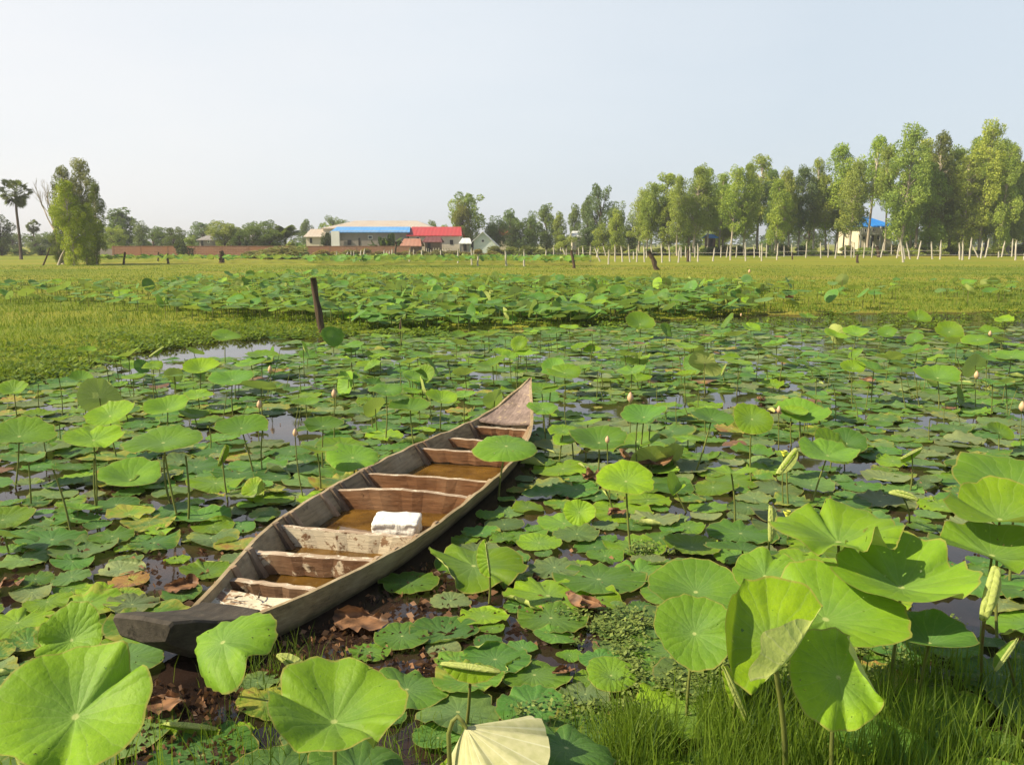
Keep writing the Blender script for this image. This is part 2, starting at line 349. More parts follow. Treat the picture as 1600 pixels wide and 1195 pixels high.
# ------------------------------------------------------------------ lotus leaves
def leaf_arrays(R, rg, rings=10, seg=40, cup=.3, wave=.06, ruffle=.03, droop=0., bends=(), flat=False, ragged=.05, dip=.0, pleats=(), cexp=1.25, squash=.1):
    th = np.linspace(0, 2 * np.pi, seg, endpoint=False); rr = (np.arange(1, rings + 1) / rings) ** .85
    T, Rr = np.meshgrid(th, rr)
    lowk = sum(rg.uniform(.3, 1) * np.sin(k * T + rg.uniform(0, 6.28)) / (k - .5) for k in (2, 3, 4))
    hik = sum(rg.uniform(.4, 1) * np.sin(k * T + rg.uniform(0, 6.28)) for k in rg.choice([7, 9, 11, 13, 15, 18], 3, replace=False))
    rim = 1 + ragged * (np.sin(2 * T + rg.uniform(0, 6)) + .7 * np.sin(3 * T + rg.uniform(0, 6)) + .35 * hik)
    r = Rr * (1 + (rim - 1) * Rr ** 2)
    x = R * r * np.cos(T); y = R * r * np.sin(T)
    pull = np.zeros_like(T); vz = np.zeros_like(T)
    for (t0, sg, dp) in pleats:
        dd = np.angle(np.exp(1j * (T - math.radians(t0)))); e1 = np.exp(-(dd / sg) ** 2); e2 = np.exp(-(dd / (2.6 * sg)) ** 2)
        vz += dp * (.55 * e2 - 1.3 * e1); pull += abs(dp) * .45 * e1
    x *= 1 - pull * Rr ** 2; y *= 1 - pull * Rr ** 2
    sa, sq = rg.uniform(0, 3.14), 1 + rg.uniform(-squash, squash); xr, yr = x * math.cos(sa) + y * math.sin(sa), (-x * math.sin(sa) + y * math.cos(sa)) * sq; x, y = xr * math.cos(sa) - yr * math.sin(sa), xr * math.sin(sa) + yr * math.cos(sa)
    z = R * (vz * Rr ** 1.4 + cup * Rr ** cexp - droop * Rr ** 4 + wave * Rr ** 1.7 * lowk + ruffle * Rr ** 4 * hik)
    x = np.concatenate([[0], x.ravel()]); y = np.concatenate([[0], y.ravel()]); z = np.concatenate([[-dip * R], z.ravel()])
    lpx = np.concatenate([[0], (Rr * np.cos(T)).ravel()]); lpy = np.concatenate([[0], (Rr * np.sin(T)).ravel()])
    if flat: z = np.maximum(z, -.25 * R * .1)
    for (ph, u0, rad, mxa, *tp) in bends:
        ph = math.radians(ph); c, s = math.cos(ph), math.sin(ph); u = x * c + y * s; v = -x * s + y * c; u0_, rad_ = u0 * R, rad * R * ((.22 + .78 * np.sqrt(np.clip(1 - (v / R) ** 2, 0, 1))) if tp else 1)
        ss = np.maximum(u - u0_, 0); sg_ = 1 if mxa > 0 else -1; m = math.radians(abs(mxa)); z = z * sg_; a = np.minimum(ss / rad_, m); rest = ss - a * rad_
        shr = 1 - .08 * a                                        # scrolls tighten inwards
        un = np.where(u > u0_, u0_ + rad_ * shr * np.sin(a) + rest * np.cos(a) - z * np.sin(a), u)
        zn = np.where(u > u0_, rad_ * shr * (1 - np.cos(a)) + rest * np.sin(a) + z * np.cos(a), z)
        x = un * c - v * s; y = un * s + v * c; z = zn * sg_
    i = np.arange(seg); j = (i + 1) % seg
    tri = np.stack([np.zeros(seg, int), 1 + i, 1 + j], 1)
    q = [np.stack([1 + k * seg + i, 1 + (k + 1) * seg + i, 1 + (k + 1) * seg + j, 1 + k * seg + j], 1) for k in range(rings - 1)]
    return np.stack([x, y, z], 1), [tri, np.concatenate(q)], np.stack([lpx, lpy], 1)
def rot_to(tilt, az, spin):
    a = math.radians(az); n = Vector((math.sin(tilt) * math.cos(a), math.sin(tilt) * math.sin(a), math.cos(tilt)))
    q = Vector((0, 0, 1)).rotation_difference(n)
    return (q.to_matrix() @ Matrix.Rotation(spin, 3, 'Z')), n
def leaf_mesh(R, tilt=0, az=0, spin=0, hue=.5, dec=0., seedn=None, rg=rng, **kw):
    V, Fc, lp = leaf_arrays(R, rg, **kw); m, n = rot_to(math.radians(tilt), az, math.radians(spin))
    V = V @ np.array(m).T; sd = rg.uniform(0, 90)
    return npmesh('leaf_blade', V, Fc, M['lotus'], True, {'lp': ('FLOAT_VECTOR', np.column_stack([lp, np.full(len(V), sd)])), 'tint': ('FLOAT_VECTOR', np.tile([hue, dec, sd], (len(V), 1)))})
class Bulk:                                       # many leaves gathered in one mesh, for what is left over past the individuals
    def __init__(s): s.V = []; s.T = []; s.Q = []; s.lp = []; s.ti = []; s.n = 0; s.mt = []; s.mq = []
    def add(s, V, Fc, lp, hue, dec, mat=0):
        s.V.append(V); s.T.append(Fc[0] + s.n); s.Q.append(Fc[1] + s.n); sd = rng.uniform(0, 90)
        s.mt += [mat] * len(Fc[0]); s.mq += [mat] * len(Fc[1])
        s.lp.append(np.column_stack([lp, np.full(len(V), sd)])); s.ti.append(np.tile([hue, dec, sd], (len(V), 1))); s.n += len(V)
    def stem(s, base, top, rad):
        b, t = np.array(base), np.array(top); V = []
        for p in (b, t):
            for k in range(4):
                a = k * math.pi / 2; V.append(p + np.array([math.cos(a), math.sin(a), 0]) * rad)
        q = np.array([[k, (k + 1) % 4, 4 + (k + 1) % 4, 4 + k] for k in range(4)]); V = np.array(V)
        s.add(V, [np.zeros((0, 3), int), q], np.zeros((8, 2)), .5, 0, 1)
    def mesh(s, name):
        return npmesh(name, np.concatenate(s.V), [np.concatenate(s.T), np.concatenate(s.Q)], [M['lotus'], M['stem']], True,
                      {'lp': ('FLOAT_VECTOR', np.concatenate(s.lp)), 'tint': ('FLOAT_VECTOR', np.concatenate(s.ti))}, s.mt + s.mq)
def stem_mesh(base, top, r0=.006, bow=.03, rg=R_, n=6):
    b = Vector(base); t = Vector(top); d = (t - b); side = Vector((rg.uniform(-1, 1), rg.uniform(-1, 1), 0)) * bow * d.length
    pts = [b.lerp(t, k / 6) + side * math.sin(math.pi * k / 6) for k in range(7)]
    m = MB(); m.tube(pts, [r0 * (1.15 - .35 * k / 6) for k in range(7)], n); return m.mesh('stem', M['stem'], True)
GRP_R = 'lotus leaves standing on stalks above the pond'
def raised(cx, cy, wpx, by=None, h=None, label=None, tilt=None, az=None, hue=None, dec=0., sx=0, stem_r=None, group=GRP_R, bx=None, spin=None, name='lotus_leaf', seg=40, rings=10, **kw):
    if h is not None: c = at(cx, cy, h)
    else:
        g = at(cx, by, 0); c = at_depth(cx, cy, g.y)
        if c.z < .03: c = at(cx, cy, .05)
    R = wpx / 2 * (c.y / math.cos(PITCH)) / F * 1.02
    if by is not None and h is not None: g = at(bx if bx else cx, by, 0)
    elif by is not None and bx: g = at(bx, by, 0)
    else: g = Vector((c.x + R_.uniform(-.04, .04), c.y + R_.uniform(-.03, .05), 0))
    base = Vector((g.x, g.y, -.05))
    tilt = R_.uniform(4, 20) if tilt is None else tilt; az = R_.uniform(-180, 180) if az is None else az
    hue = R_.uniform(.2, .85) if hue is None else hue
    root = empty(name, base)
    kw.setdefault('cup', R_.uniform(.12, .42)); kw.setdefault('wave', R_.uniform(.07, .15)); kw.setdefault('ruffle', R_.uniform(.008, .022)); kw.setdefault('droop', R_.uniform(0, .16)); kw.setdefault('ragged', .07)
    kw.setdefault('pleats', [(R_.uniform(0, 360), R_.uniform(.12, .3), R_.uniform(-.12, .26)) for _ in range(R_.choice((1, 2, 2, 3)))])
    sp = R_.uniform(0, 360) if spin is None else spin
    link('leaf_blade', leaf_mesh(R, tilt, az, sp, hue, dec, rings=rings, seg=seg, **kw), root, c - base)
    m, n = rot_to(math.radians(tilt), az, 0)
    link('stem', stem_mesh((0, 0, 0), c - base - n * .002, stem_r or (.0045 + .012 * R)), root)
    tag(root, label, 'lotus leaf', group)
    return root, c, R
LM = [(225, 975, 'the black end block'), (340, 945, 'the littered end deck'), (400, 840, 'the near left rim'), (520, 755, 'the middle of the left rim'), (650, 690, 'the far left rim'), (520, 930, 'the near right rim'), (680, 850, 'the rim by the sack'), (790, 750, 'the far right rim'), (830, 600, 'the tip of the boat'),
 (118, 1120, 'the huge leaf at bottom left'), (525, 1110, 'the large glossy front leaf'), (770, 1160, 'the hanging pale leaf'), (735, 1045, 'the wrinkled rolled leaf'), (908, 946, 'the crumpled orange-brown leaf'), (985, 1000, 'the water weed clump'), (1087, 920, 'the round pale-centred leaf'), (1200, 980, 'the folded yellowish leaf'), (1310, 820, 'the wavy bowl-shaped leaf'),
 (1545, 920, 'the pale half rolled leaf'), (1411, 776, 'the pale boat-shaped roll'), (978, 752, 'the tall yellow-green leaf'), (255, 692, 'the widest left leaf'), (30, 682, 'the bent-stalked edge leaf'), (98, 780, 'the leaning brown stalk'), (397, 766, 'the yellow propped leaf'), (740, 882, 'the bright curled leaf'), (1006, 652, 'the dark leaf under the bud'),
 (1293, 712, 'the ragged rimmed leaf'), (1143, 740, 'the thin-stalked bowl leaf'), (295, 1136, 'the double roll'), (156, 622, 'the edge-on leaf'), (500, 475, 'the thick dark leaning post'), (627, 508, 'the short thin stake'), (245, 550, 'the slanting pale roll'), (1526, 586, 'the cream bud at right'), (1171, 424, 'the lone white flower'), (1235, 466, 'the whitish withered leaf'),
 (1547, 521, 'the palest far bud'), (522, 615, 'the tall cream bud'), (1175, 655, 'the bright facing leaf'), (40, 470, 'the left end of the bank'), (764, 520, 'the far waterline bud'), (1018, 405, 'the dark leaning fence post'), (1575, 450, 'the right end of the bank')]
AUTO = []
def auto(o, px, py, what): AUTO.append((o, px, py, what))
def assign():
    by = {}
    for o, px, py, what in AUTO:
        best = min(LM, key=lambda l: (l[0] - px) ** 2 + (2.2 * (l[1] - py)) ** 2); dx, dy = px - best[0], 2.2 * (py - best[1])
        di = ('left of' if dx < 0 else 'right of') if abs(dx) > abs(dy) else ('behind' if dy < 0 else 'in front of')
        by.setdefault((what, di, best[2]), []).append((dx * dx + dy * dy, o))
    for (what, di, lm), L in by.items():
        L.sort(key=lambda t: t[0])
        for k, (_, o) in enumerate(L):
            pre = '' if len(L) == 1 else ('nearest ' if k == 0 else ordw(k + 1) + ' nearest ')
            o['label'] = f'{pre}{what} {di} {lm}'

# ------------------------------------------------------------------ ground, pond
far_bank = [(-300, 640), (-120, 615), (0, 598), (60, 588), (120, 572), (175, 556), (240, 543), (330, 531), (420, 526), (520, 522), (640, 519), (720, 520), (820, 515), (900, 511), (980, 505), (1050, 500), (1200, 493), (1400, 490), (1600, 488), (1800, 487)]
P = [at(*q) for q in far_bank]; P = [(p.x, p.y) for p in P]
P = P + [(24, 14), (16, 8), (8, 4.2), (3.2, 2.9), (2.1, 2.62), (1.5, 2.52), (1.05, 2.45), (.7, 2.38), (.3, 2.0), (-.4, 1.8), (-1.5, 1.7), (-4, 2.2), (-9, 4)]
POND = np.array(P)
def sdist(X, Y):
    A = POND; B = np.roll(POND, -1, 0); d = np.full(X.shape, 1e9); ins = np.zeros(X.shape, bool)
    for (ax, ay), (bx, by) in zip(A, B):
        vx, vy = bx - ax, by - ay; t = np.clip(((X - ax) * vx + (Y - ay) * vy) / (vx * vx + vy * vy), 0, 1)
        d = np.minimum(d, np.hypot(X - ax - t * vx, Y - ay - t * vy))
        ins ^= ((ay > Y) != (by > Y)) & (X < (bx - ax) * (Y - ay) / (by - ay + 1e-12) + ax)
    return np.where(ins, -d, d)
def vn(X, Y, f, s=0.):                            # cheap smooth value noise
    return (np.sin(X * f + 1.7 * np.sin(Y * f * .8 + s)) * np.cos(Y * f * 1.1 + 1.3 * np.sin(X * f * .7 + 2 * s)))
def gz(X, Y):
    d = sdist(X, Y) + .22 * vn(X, Y, 2.3, 1.) + .1 * vn(X, Y, 6.1, 2.)
    return np.clip(d * .35, -.4, .05) + np.where(d > 0, .012 * vn(X, Y, 1.3, 3.), 0)
def axis(lo, hi, fl, fh, st, gr=1.14):
    a = list(np.arange(fl, fh, st)); s = st
    while a[-1] < hi: s *= gr; a.append(a[-1] + s)
    s = st; f = [fl]
    while f[-1] > lo: s *= gr; f.append(f[-1] - s)
    return np.array(sorted(set(f[1:] + a)))
gx = axis(-1300, 1300, -16, 16, .2); gy = axis(-60, 1600, .8, 26, .2)
X, Y = np.meshgrid(gx, gy); Z = gz(X, Y); ny, nx = X.shape
idx = np.arange(nx * ny).reshape(ny, nx)
q = np.stack([idx[:-1, :-1].ravel(), idx[:-1, 1:].ravel(), idx[1:, 1:].ravel(), idx[1:, :-1].ravel()], 1)
tag(link('ground', npmesh('ground', np.stack([X.ravel(), Y.ravel(), Z.ravel()], 1), q, M['ground'])), kind='structure')
wm = MB(); wm.add([(-60, 1, 0), (60, 1, 0), (60, 30, 0), (-60, 30, 0)], [(0, 1, 2, 3)])
tag(wm.build('water', M['water']), kind='structure')

# ------------------------------------------------------------------ boat
BL = [(285, 962, .18), (340, 905, .18), (410, 825, .17), (480, 780, .17), (560, 735, .17), (650, 692, .18), (720, 665, .20), (768, 641, .25), (800, 615, .35), (828, 590, .50)]
BR = [(385, 965, .18), (470, 935, .18), (560, 892, .17), (640, 850, .17), (700, 808, .17), (745, 772, .17), (790, 733, .18), (822, 695, .20), (833, 660, .26), (834, 625, .38), (830, 590, .50)]
org = at(337, 963, .18); tipp = at(829, 590, .50); axd = Vector((tipp.x - org.x, tipp.y - org.y, 0)); BLEN = axd.length
BANG = -math.atan2(axd.x, axd.y); Rb = Matrix.Rotation(BANG, 3, 'Z'); Rbi = Rb.inverted(); BO = Vector((org.x, org.y, 0))
def bl(p): return Rbi @ (Vector(p) - BO)
lp_ = [bl(at(*q)) for q in BL]; rp_ = [bl(at(*q)) for q in BR]
lys, lxs, lzs = [p.y for p in lp_], [p.x for p in lp_], [p.z for p in lp_]; rys, rxs = [p.y for p in rp_], [p.x for p in rp_]
NS = 44; S = np.linspace(-.02, BLEN, NS)
def sm(a, n=3):
    for _ in range(n): a[1:-1] = (a[:-2] + 2 * a[1:-1] + a[2:]) / 4
    return a
LX = sm(np.interp(S, lys, lxs)); RX = sm(np.interp(S, rys, rxs)); ZG = sm(np.interp(S, lys, lzs), 5)
LX[-1] = RX[-1] = (LX[-1] + RX[-1]) / 2; LX[-1] -= .012; RX[-1] += .012
fr = S / BLEN
ZB = np.interp(fr, [0, .06, .2, .7, .82, .92, 1], [.0, -.06, -.13, -.13, -.06, .12, .43])
BW = np.interp(fr, [0, .1, .3, .6, .85, 1], [.72, .66, .62, .62, .6, .75])
def section(i, inset, lift):
    c = (LX[i] + RX[i]) / 2; hw = max((RX[i] - LX[i]) / 2 - inset, .004); hb = hw * BW[i]; zt = ZG[i]; zb = min(ZB[i] + lift, zt - .012)
    out = []
    for f in (1, .8, .55, .28, .06): out.append((c - (hb + (hw - hb) * (f ** .8)), S[i], zb + (zt - zb) * f))
    out.append((c - hb * .85, S[i], zb)); out.append((c, S[i], zb - .004)); out.append((c + hb * .85, S[i], zb))
    for f in (.06, .28, .55, .8, 1): out.append((c + (hb + (hw - hb) * (f ** .8)), S[i], zb + (zt - zb) * f))
    return out
boat = empty('wooden_boat', BO, BANG); tag(boat, 'old weathered wooden boat lying among the lotus pads', 'boat')
hv = []; hf = []; per = 26
for i in range(NS):
    wob = .004 * math.sin(i * 1.9) + .003 * math.sin(i * 4.3)
    o = section(i, 0, 0); n = section(i, .024, .02); o = [(x, y, z + wob) if k in (0, 12) else (x, y, z) for k, (x, y, z) in enumerate(o)]; n = [(x, y, z + wob) if k in (0, 12) else (x, y, z) for k, (x, y, z) in enumerate(n)]
    hv += o + n[::-1]
for i in range(NS - 1):
    for k in range(per): k2 = (k + 1) % per; hf.append((i * per + k, (i + 1) * per + k, (i + 1) * per + k2, i * per + k2))
hf.append(tuple(range(13))); hf.append(tuple((NS - 1) * per + k for k in reversed(range(13))))
mb = MB(); mb.add(hv, hf); mb.build('hull', M['hull'], boat)
def gw(y): return np.interp(y, S, LX), np.interp(y, S, RX), np.interp(y, S, ZG), np.interp(y, S, ZB), np.interp(y, S, BW)
def inner(y, z):
    l, r, zt, zb, bw = gw(y); zb = min(zb + .02, zt - .012); c = (l + r) / 2; hw = max((r - l) / 2 - .024, .004); hb = hw * bw
    f = min(max((z - zb) / (zt - zb), 0), 1); x = hb + (hw - hb) * f ** .8; return c - x, c + x
def plank(y, ztop, hgt, thick, mat, name='thwart', arch=0., skew=0., label=None, lean=0.):
    m = MB(); n = 12; vs = []; fs = []
    la, ra = inner(y, ztop); lb, rb = inner(y, ztop - hgt)
    for k in range(n + 1):
        t = k / n; j = .004 * math.sin(k * 2.3 + y * 9)
        zt = ztop + arch * math.sin(math.pi * t) + j * .5; xa = la + (ra - la) * t; xb = lb + (rb - lb) * t; yy = y + skew * (t - .5) + j
        for (xx, dy, zz) in ((xa, -thick / 2, zt), (xa, thick / 2, zt), (xb, thick / 2 + lean, ztop - hgt + j), (xb, -thick / 2 + lean, ztop - hgt + j)): vs.append((xx, yy + dy, zz))
    for k in range(n):
        for a in range(4): b = (a + 1) % 4; fs.append((k * 4 + a, (k + 1) * 4 + a, (k + 1) * 4 + b, k * 4 + b))
    fs += [(0, 1, 2, 3), tuple(n * 4 + a for a in (3, 2, 1, 0))]
    m.add(vs, fs); m.mi = [1 if (q < 4 * n and q % 4 == 0) else 0 for q in range(len(fs))]; o = m.build(name, [mat, M['seat_top']], boat)
    if label: o['label'] = label
    return o
def rib(y, side, mat, wd=.05, dp=.035, sl=.0, z1=None, label=None):
    m = MB(); l, r, zt, zb, bw = gw(y); n = 7; vs = []; fs = []; zt = (z1 or zt + .004)
    for k in range(n + 1):
        z = zt - (zt - zb - .02) * k / n; yy = y + sl * k / n; a, b = inner(yy, z); x = a if side < 0 else b; sx = 1 if side < 0 else -1
        d = dp * (.5 + .9 * k / n)
        for (dx, dy) in ((-.004, -wd / 2), (d, -wd / 2 * .8), (d, wd / 2 * .8), (-.004, wd / 2)): vs.append((x + sx * dx, yy + dy, z))
    for k in range(n):
        for q in range(4): q2 = (q + 1) % 4; fs.append((k * 4 + q, k * 4 + q2, (k + 1) * 4 + q2, (k + 1) * 4 + q))
    fs += [(3, 2, 1, 0), tuple(n * 4 + q for q in range(4))]
    m.add(vs, fs); o = m.build('rib', mat, boat)
    if label: o['label'] = label
TH = [((350, 903), (460, 916), 'p', .10, .05, 0), ((395, 863), (575, 872), 'p2', .12, .06, 0), ((432, 821), (640, 838), 'P', .13, .045, 0), ((550, 769), (745, 778), 'b', .14, .05, .035),
      ((582, 741), (757, 752), 'b', .13, .045, .01), ((650, 700), (780, 708), 'b', .11, .05, 0), ((690, 683), (800, 692), 'b', .08, .05, 0), ((727, 665), (824, 672), 'b', .07, .07, 0), ((766, 656), (826, 658), 'b2', .09, .05, 0)]
for i, (a, b, k, hg, tk, ar) in enumerate(TH):
    zt = .14 if i < 7 else (.165 if i == 7 else .195)
    pa, pb = bl(at(*a, zt)), bl(at(*b, zt)); y = (pa.y + pb.y) / 2
    mat = {'p': M['seat_mixed'], 'p2': M['seat_mixed'], 'P': M['seat_pale'], 'b': M['seat_brown'], 'b2': M['seat_pale']}[k]
    plank(y, zt, hg, tk, mat, arch=ar, skew=(pb.y - pa.y) * .8, label={'P': 'wide cream thwart with peeling paint', 'b': 'bare brown thwart'}.get(k), lean=.02)
    if i in (1, 2, 3, 4, 5, 7):
        rib(y + (pa.y - pb.y) * .4 - .05, -1, M['rib'], .055, .04, .02, label='dark rib'); rib(y + (pb.y - pa.y) * .4 - .05, 1, M['rib_pale'], .05, .035, .02)
    if i in (2, 3, 4): rib(y + (pa.y - pb.y) * .4 + .09, -1, M['rib'], .05, .03, .03)
for (px, py) in ((482, 780), (612, 716), (375, 862), (530, 752), (690, 676)):
    yy = bl(at(px, py, .27)).y; rib(yy, -1, M['rib_pale'], .055, .028, .05, label='pale rib')
for (px, py) in ((712, 795), (660, 835)):
    yy = bl(at(px, py, .27)).y; rib(yy, 1, M['rib_pale'], .05, .028, .0)
def deck(y0, y1, n, dz, name, mat, th=.02, label=None, ins=.01):
    m = MB(); vs = []; fs = []
    for k in range(n + 1):
        y = y0 + (y1 - y0) * k / n; l, r, zt, zb, bw = gw(y); l += ins; r -= ins
        if r - l < .02: c = (l + r) / 2; l, r = c - .01, c + .01
        z = zt + dz; cr = -.02 * min(1, (r - l) / .3)
        vs += [(l, y, z), ((l + r) / 2, y, z + cr), (r, y, z), (r, y, z - th), ((l + r) / 2, y, z - th + cr), (l, y, z - th)]
    for k in range(n):
        for a in range(6): b = (a + 1) % 6; fs.append((k * 6 + a, k * 6 + b, (k + 1) * 6 + b, (k + 1) * 6 + a))
    fs += [tuple(range(5, -1, -1)), tuple(n * 6 + a for a in range(6))]
    m.add(vs, fs); o = m.build(name, mat, boat)
    if label: o['label'] = label
yd = bl(at(812, 655, .24)).y
deck(yd, BLEN - .01, 12, -.012, 'bow_deck', M['deck'], .02, 'grey upswept end deck')
deck(.06, .40, 5, -.045, 'stern_deck', M['seat_pale'], .02, 'small cream end deck littered with twigs', .03)
# the black upturned end block
m = MB(); vs = []; fs = []
A = bl(at(190, 953, .27)); Cc = bl(at(262, 981, .26)); hwE = (Cc - A).length / 2; cE = (A + Cc) / 2; l0, r0, *_ = gw(0.1)
secs = [(cE.y - .02, cE.x, hwE * .95, .262, .185), (cE.y, cE.x, hwE, .272, .165), (cE.y * .7, cE.x * .75 + .25 * (l0 + r0) / 2, hwE * 1.03, .252, .10), (cE.y * .35, (cE.x + (l0 + r0) / 2) / 2, hwE * 1.08, .212, .03), (.02, (l0 + r0) / 2, (r0 - l0) / 2 * .97, .187, -.01), (.12, (l0 + r0) / 2, (r0 - l0) / 2 * .9, .183, -.01)]
for (y, x, hw, zt, zb) in secs:
    for (a, z) in ((-1, zt - .012), (-.93, zt), (0, zt + .006), (.93, zt), (1, zt - .012), (.8, zb), (0, zb - .02), (-.8, zb)): vs.append((x + a * hw, y, z))
for i in range(len(secs) - 1):
    for k in range(8): k2 = (k + 1) % 8; fs.append((i * 8 + k, i * 8 + k2, (i + 1) * 8 + k2, (i + 1) * 8 + k))
fs += [tuple(range(7, -1, -1)), tuple((len(secs) - 1) * 8 + k for k in range(8))]
m.add(vs, fs); m.build('end_block', M['block'], boat)['label'] = 'black upturned end block'
# bilge water
m = MB(); vs = []; fs = []; ys = np.linspace(.3, BLEN * .76, 26)
for k, y in enumerate(ys):
    a, b = inner(y, .014); vs += [(a + .002, y, .014), (b - .002, y, .014)]
    if k: fs.append((2 * k - 2, 2 * k - 1, 2 * k + 1, 2 * k))
m.add(vs, fs); o = m.build('bilge_water', M['bilge']); o.location = BO; o.rotation_euler = (0, 0, BANG)
tag(o, 'brown rainwater lying in the bottom of the boat', 'rainwater', kind='structure')
# twigs on the end deck
for i in range(9):
    m = MB(); x = R_.uniform(l0 + .06, r0 - .06); y = .12 + .03 * i; a = R_.uniform(0, 3.14); L_ = R_.uniform(.04, .11)
    d = Vector((math.cos(a), math.sin(a), R_.uniform(-.02, .15))) * L_; p0 = Vector((x, y, .19)) - d / 2; p0.z = .142
    m.tube([p0, p0 + d * .5 + Vector((0, 0, .006)), p0 + d], [.005, .004, .002], 5)
    o = m.build('twig', M['post_pale'] if i % 2 else M['post_dark'], None, True); o.location = BO; o.rotation_euler = (0, 0, BANG)
    tag(o, f"{'dark' if i % 2 == 0 else 'pale'} broken twig, {ordw(i + 1)} from the black end block on the boat deck", 'twig', 'twigs on the boat deck')
# white sack
import bmesh
bm = bmesh.new(); bmesh.ops.create_cube(bm, size=1); bmesh.ops.subdivide_edges(bm, edges=bm.edges[:], cuts=14, use_grid_fill=True)
pc = at(620, 800, .15); wd = 62 * (pc.y / math.cos(PITCH)) / F * 1.22
for v in bm.verts:
    q = v.co.copy(); k = 1 - .03 * (abs(q.x * 2) ** 8 + abs(q.y * 2) ** 8)
    q = Vector((q.x * wd * k, q.y * .19, (q.z + .5) * .15 * (1 - .05 * abs(q.x * 2) ** 3)))
    nn = mnoise.noise_vector(v.co * 3.1 + Vector((4, 2, 1))) * .010 + mnoise.noise_vector(v.co * 8.5) * .0045
    cr = -abs(math.sin(q.x * 38 + 3 * q.z * 20)) * .004
    v.co = q + nn; v.co.y += cr; v.co.z = max(v.co.z, -.0)
me = bpy.data.meshes.new('plastic_sack'); bm.to_mesh(me); bm.free(); me.materials.append(M['sack'])
for p_ in me.polygons: p_.use_smooth = True
o = link('plastic_sack', me, None, (pc.x, pc.y + .02, -.035)); o.rotation_euler = (.12, 0, math.radians(-5))
tag(o, 'crumpled white plastic sack lying in the boat behind the wide cream thwart', 'sack')

def in_boat(x, y, mar=0.):
    p = bl((x, y, 0))
    if p.y < -.3 - mar or p.y > BLEN * .97 + mar: return False
    l, r, *_ = gw(min(max(p.y, 0), BLEN)); return l - mar < p.x < r + mar

# ------------------------------------------------------------------ floating pads
OPEN = [(545, 965, 120, 32, .0), (450, 1025, 110, 45, .05), (235, 1105, 85, 48, .1), (755, 930, 60, 20, .1), (850, 975, 30, 14, .3), (285, 868, 90, 14, .1), (60, 745, 70, 14, .1), (20, 770, 40, 10, .2),
        (290, 547, 175, 16, .0), (215, 572, 90, 10, .15), (440, 530, 100, 8, .1), (1090, 628, 100, 13, .1), (1120, 700, 48, 16, .1), (1420, 585, 100, 10, .15), (1345, 735, 55, 18, .1), (1500, 504, 160, 14, .03), (1300, 512, 120, 8, .3), (1570, 520, 70, 20, .15), (1300, 545, 110, 8, .25),
        (1565, 640, 50, 18, .2), (1560, 725, 50, 10, .3), (1430, 795, 40, 12, .3), (700, 640, 40, 8, .3), (320, 780, 60, 12, .3), (300, 960, 60, 20, .3), (930, 640, 60, 8, .3), (200, 790, 80, 10, .2), (1180, 560, 60, 7, .3), (560, 660, 40, 8, .2), (990, 930, 30, 10, .3), (360, 690, 70, 9, .3), (1200, 600, 60, 7, .3), (1480, 660, 60, 9, .3), (820, 530, 90, 6, .3)]
def keepp(px, py):
    k = 1.
    for (cx, cy, rx, ry, pr) in OPEN:
        d = ((px - cx) / rx) ** 2 + ((py - cy) / ry) ** 2
        if d < 1: k = min(k, pr)
    return k
pads = []; cell = {}
def near(x, y, R):
    ci, cj = int(x // .5), int(y // .5)
    for a in (-1, 0, 1):
        for b in (-1, 0, 1):
            for (x2, y2, R2) in cell.get((ci + a, cj + b), ()):
                if (x - x2) ** 2 + (y - y2) ** 2 < (.63 * (R + R2)) ** 2: return True
    return False
tries = 0
while tries < 26000:
    tries += 1
    y = math.sqrt(R_.uniform(1.9 ** 2, 20.5 ** 2)); x = R_.uniform(-.66, .66) * (y + 1.2)
    if tries > 14000: R = R_.uniform(.06, .12)
    else: R = R_.choice((.20, .165, .14, .23, .18, .11)) * R_.uniform(.85, 1.12)
    px, py = pix(x, y)
    if R_.random() > keepp(px, py): continue
    nz = vn(np.array(x), np.array(y), 1.1, .5) + .6 * vn(np.array(x), np.array(y), 2.9, 1.5)
    if nz > (.8 if y < 9 else .62) and R_.random() < .85: continue
    if in_boat(x, y, R * .55) or near(x, y, R): continue
    pads.append((x, y, R)); cell.setdefault((int(x // .5), int(y // .5)), []).append((x, y, R))
PA = np.array(pads); sd = sdist(PA[:, 0], PA[:, 1]); PA = PA[sd < -.02]
ydep = PA[:, 1]; ppx, ppy = pix(PA[:, 0], ydep)
vis = (ppx > -60) & (ppx < 1660) & (ppy < 1230)
size = PA[:, 2] ** 2 * CH / ydep ** 3 * vis
order = np.argsort(-size)
def zone(px, py):
    p = bl(at(px, max(py, 400), 0)); side = 'left' if p.x < 0 else 'right'
    if py > 1000: return 'at the front edge of the pond'
    if py > 780: return f'in the near water {side} of the boat'
    if py > 640: return f'beside the boat on its {side}'
    return 'in the far half of the pond'
bulk = Bulk(); npd = 0
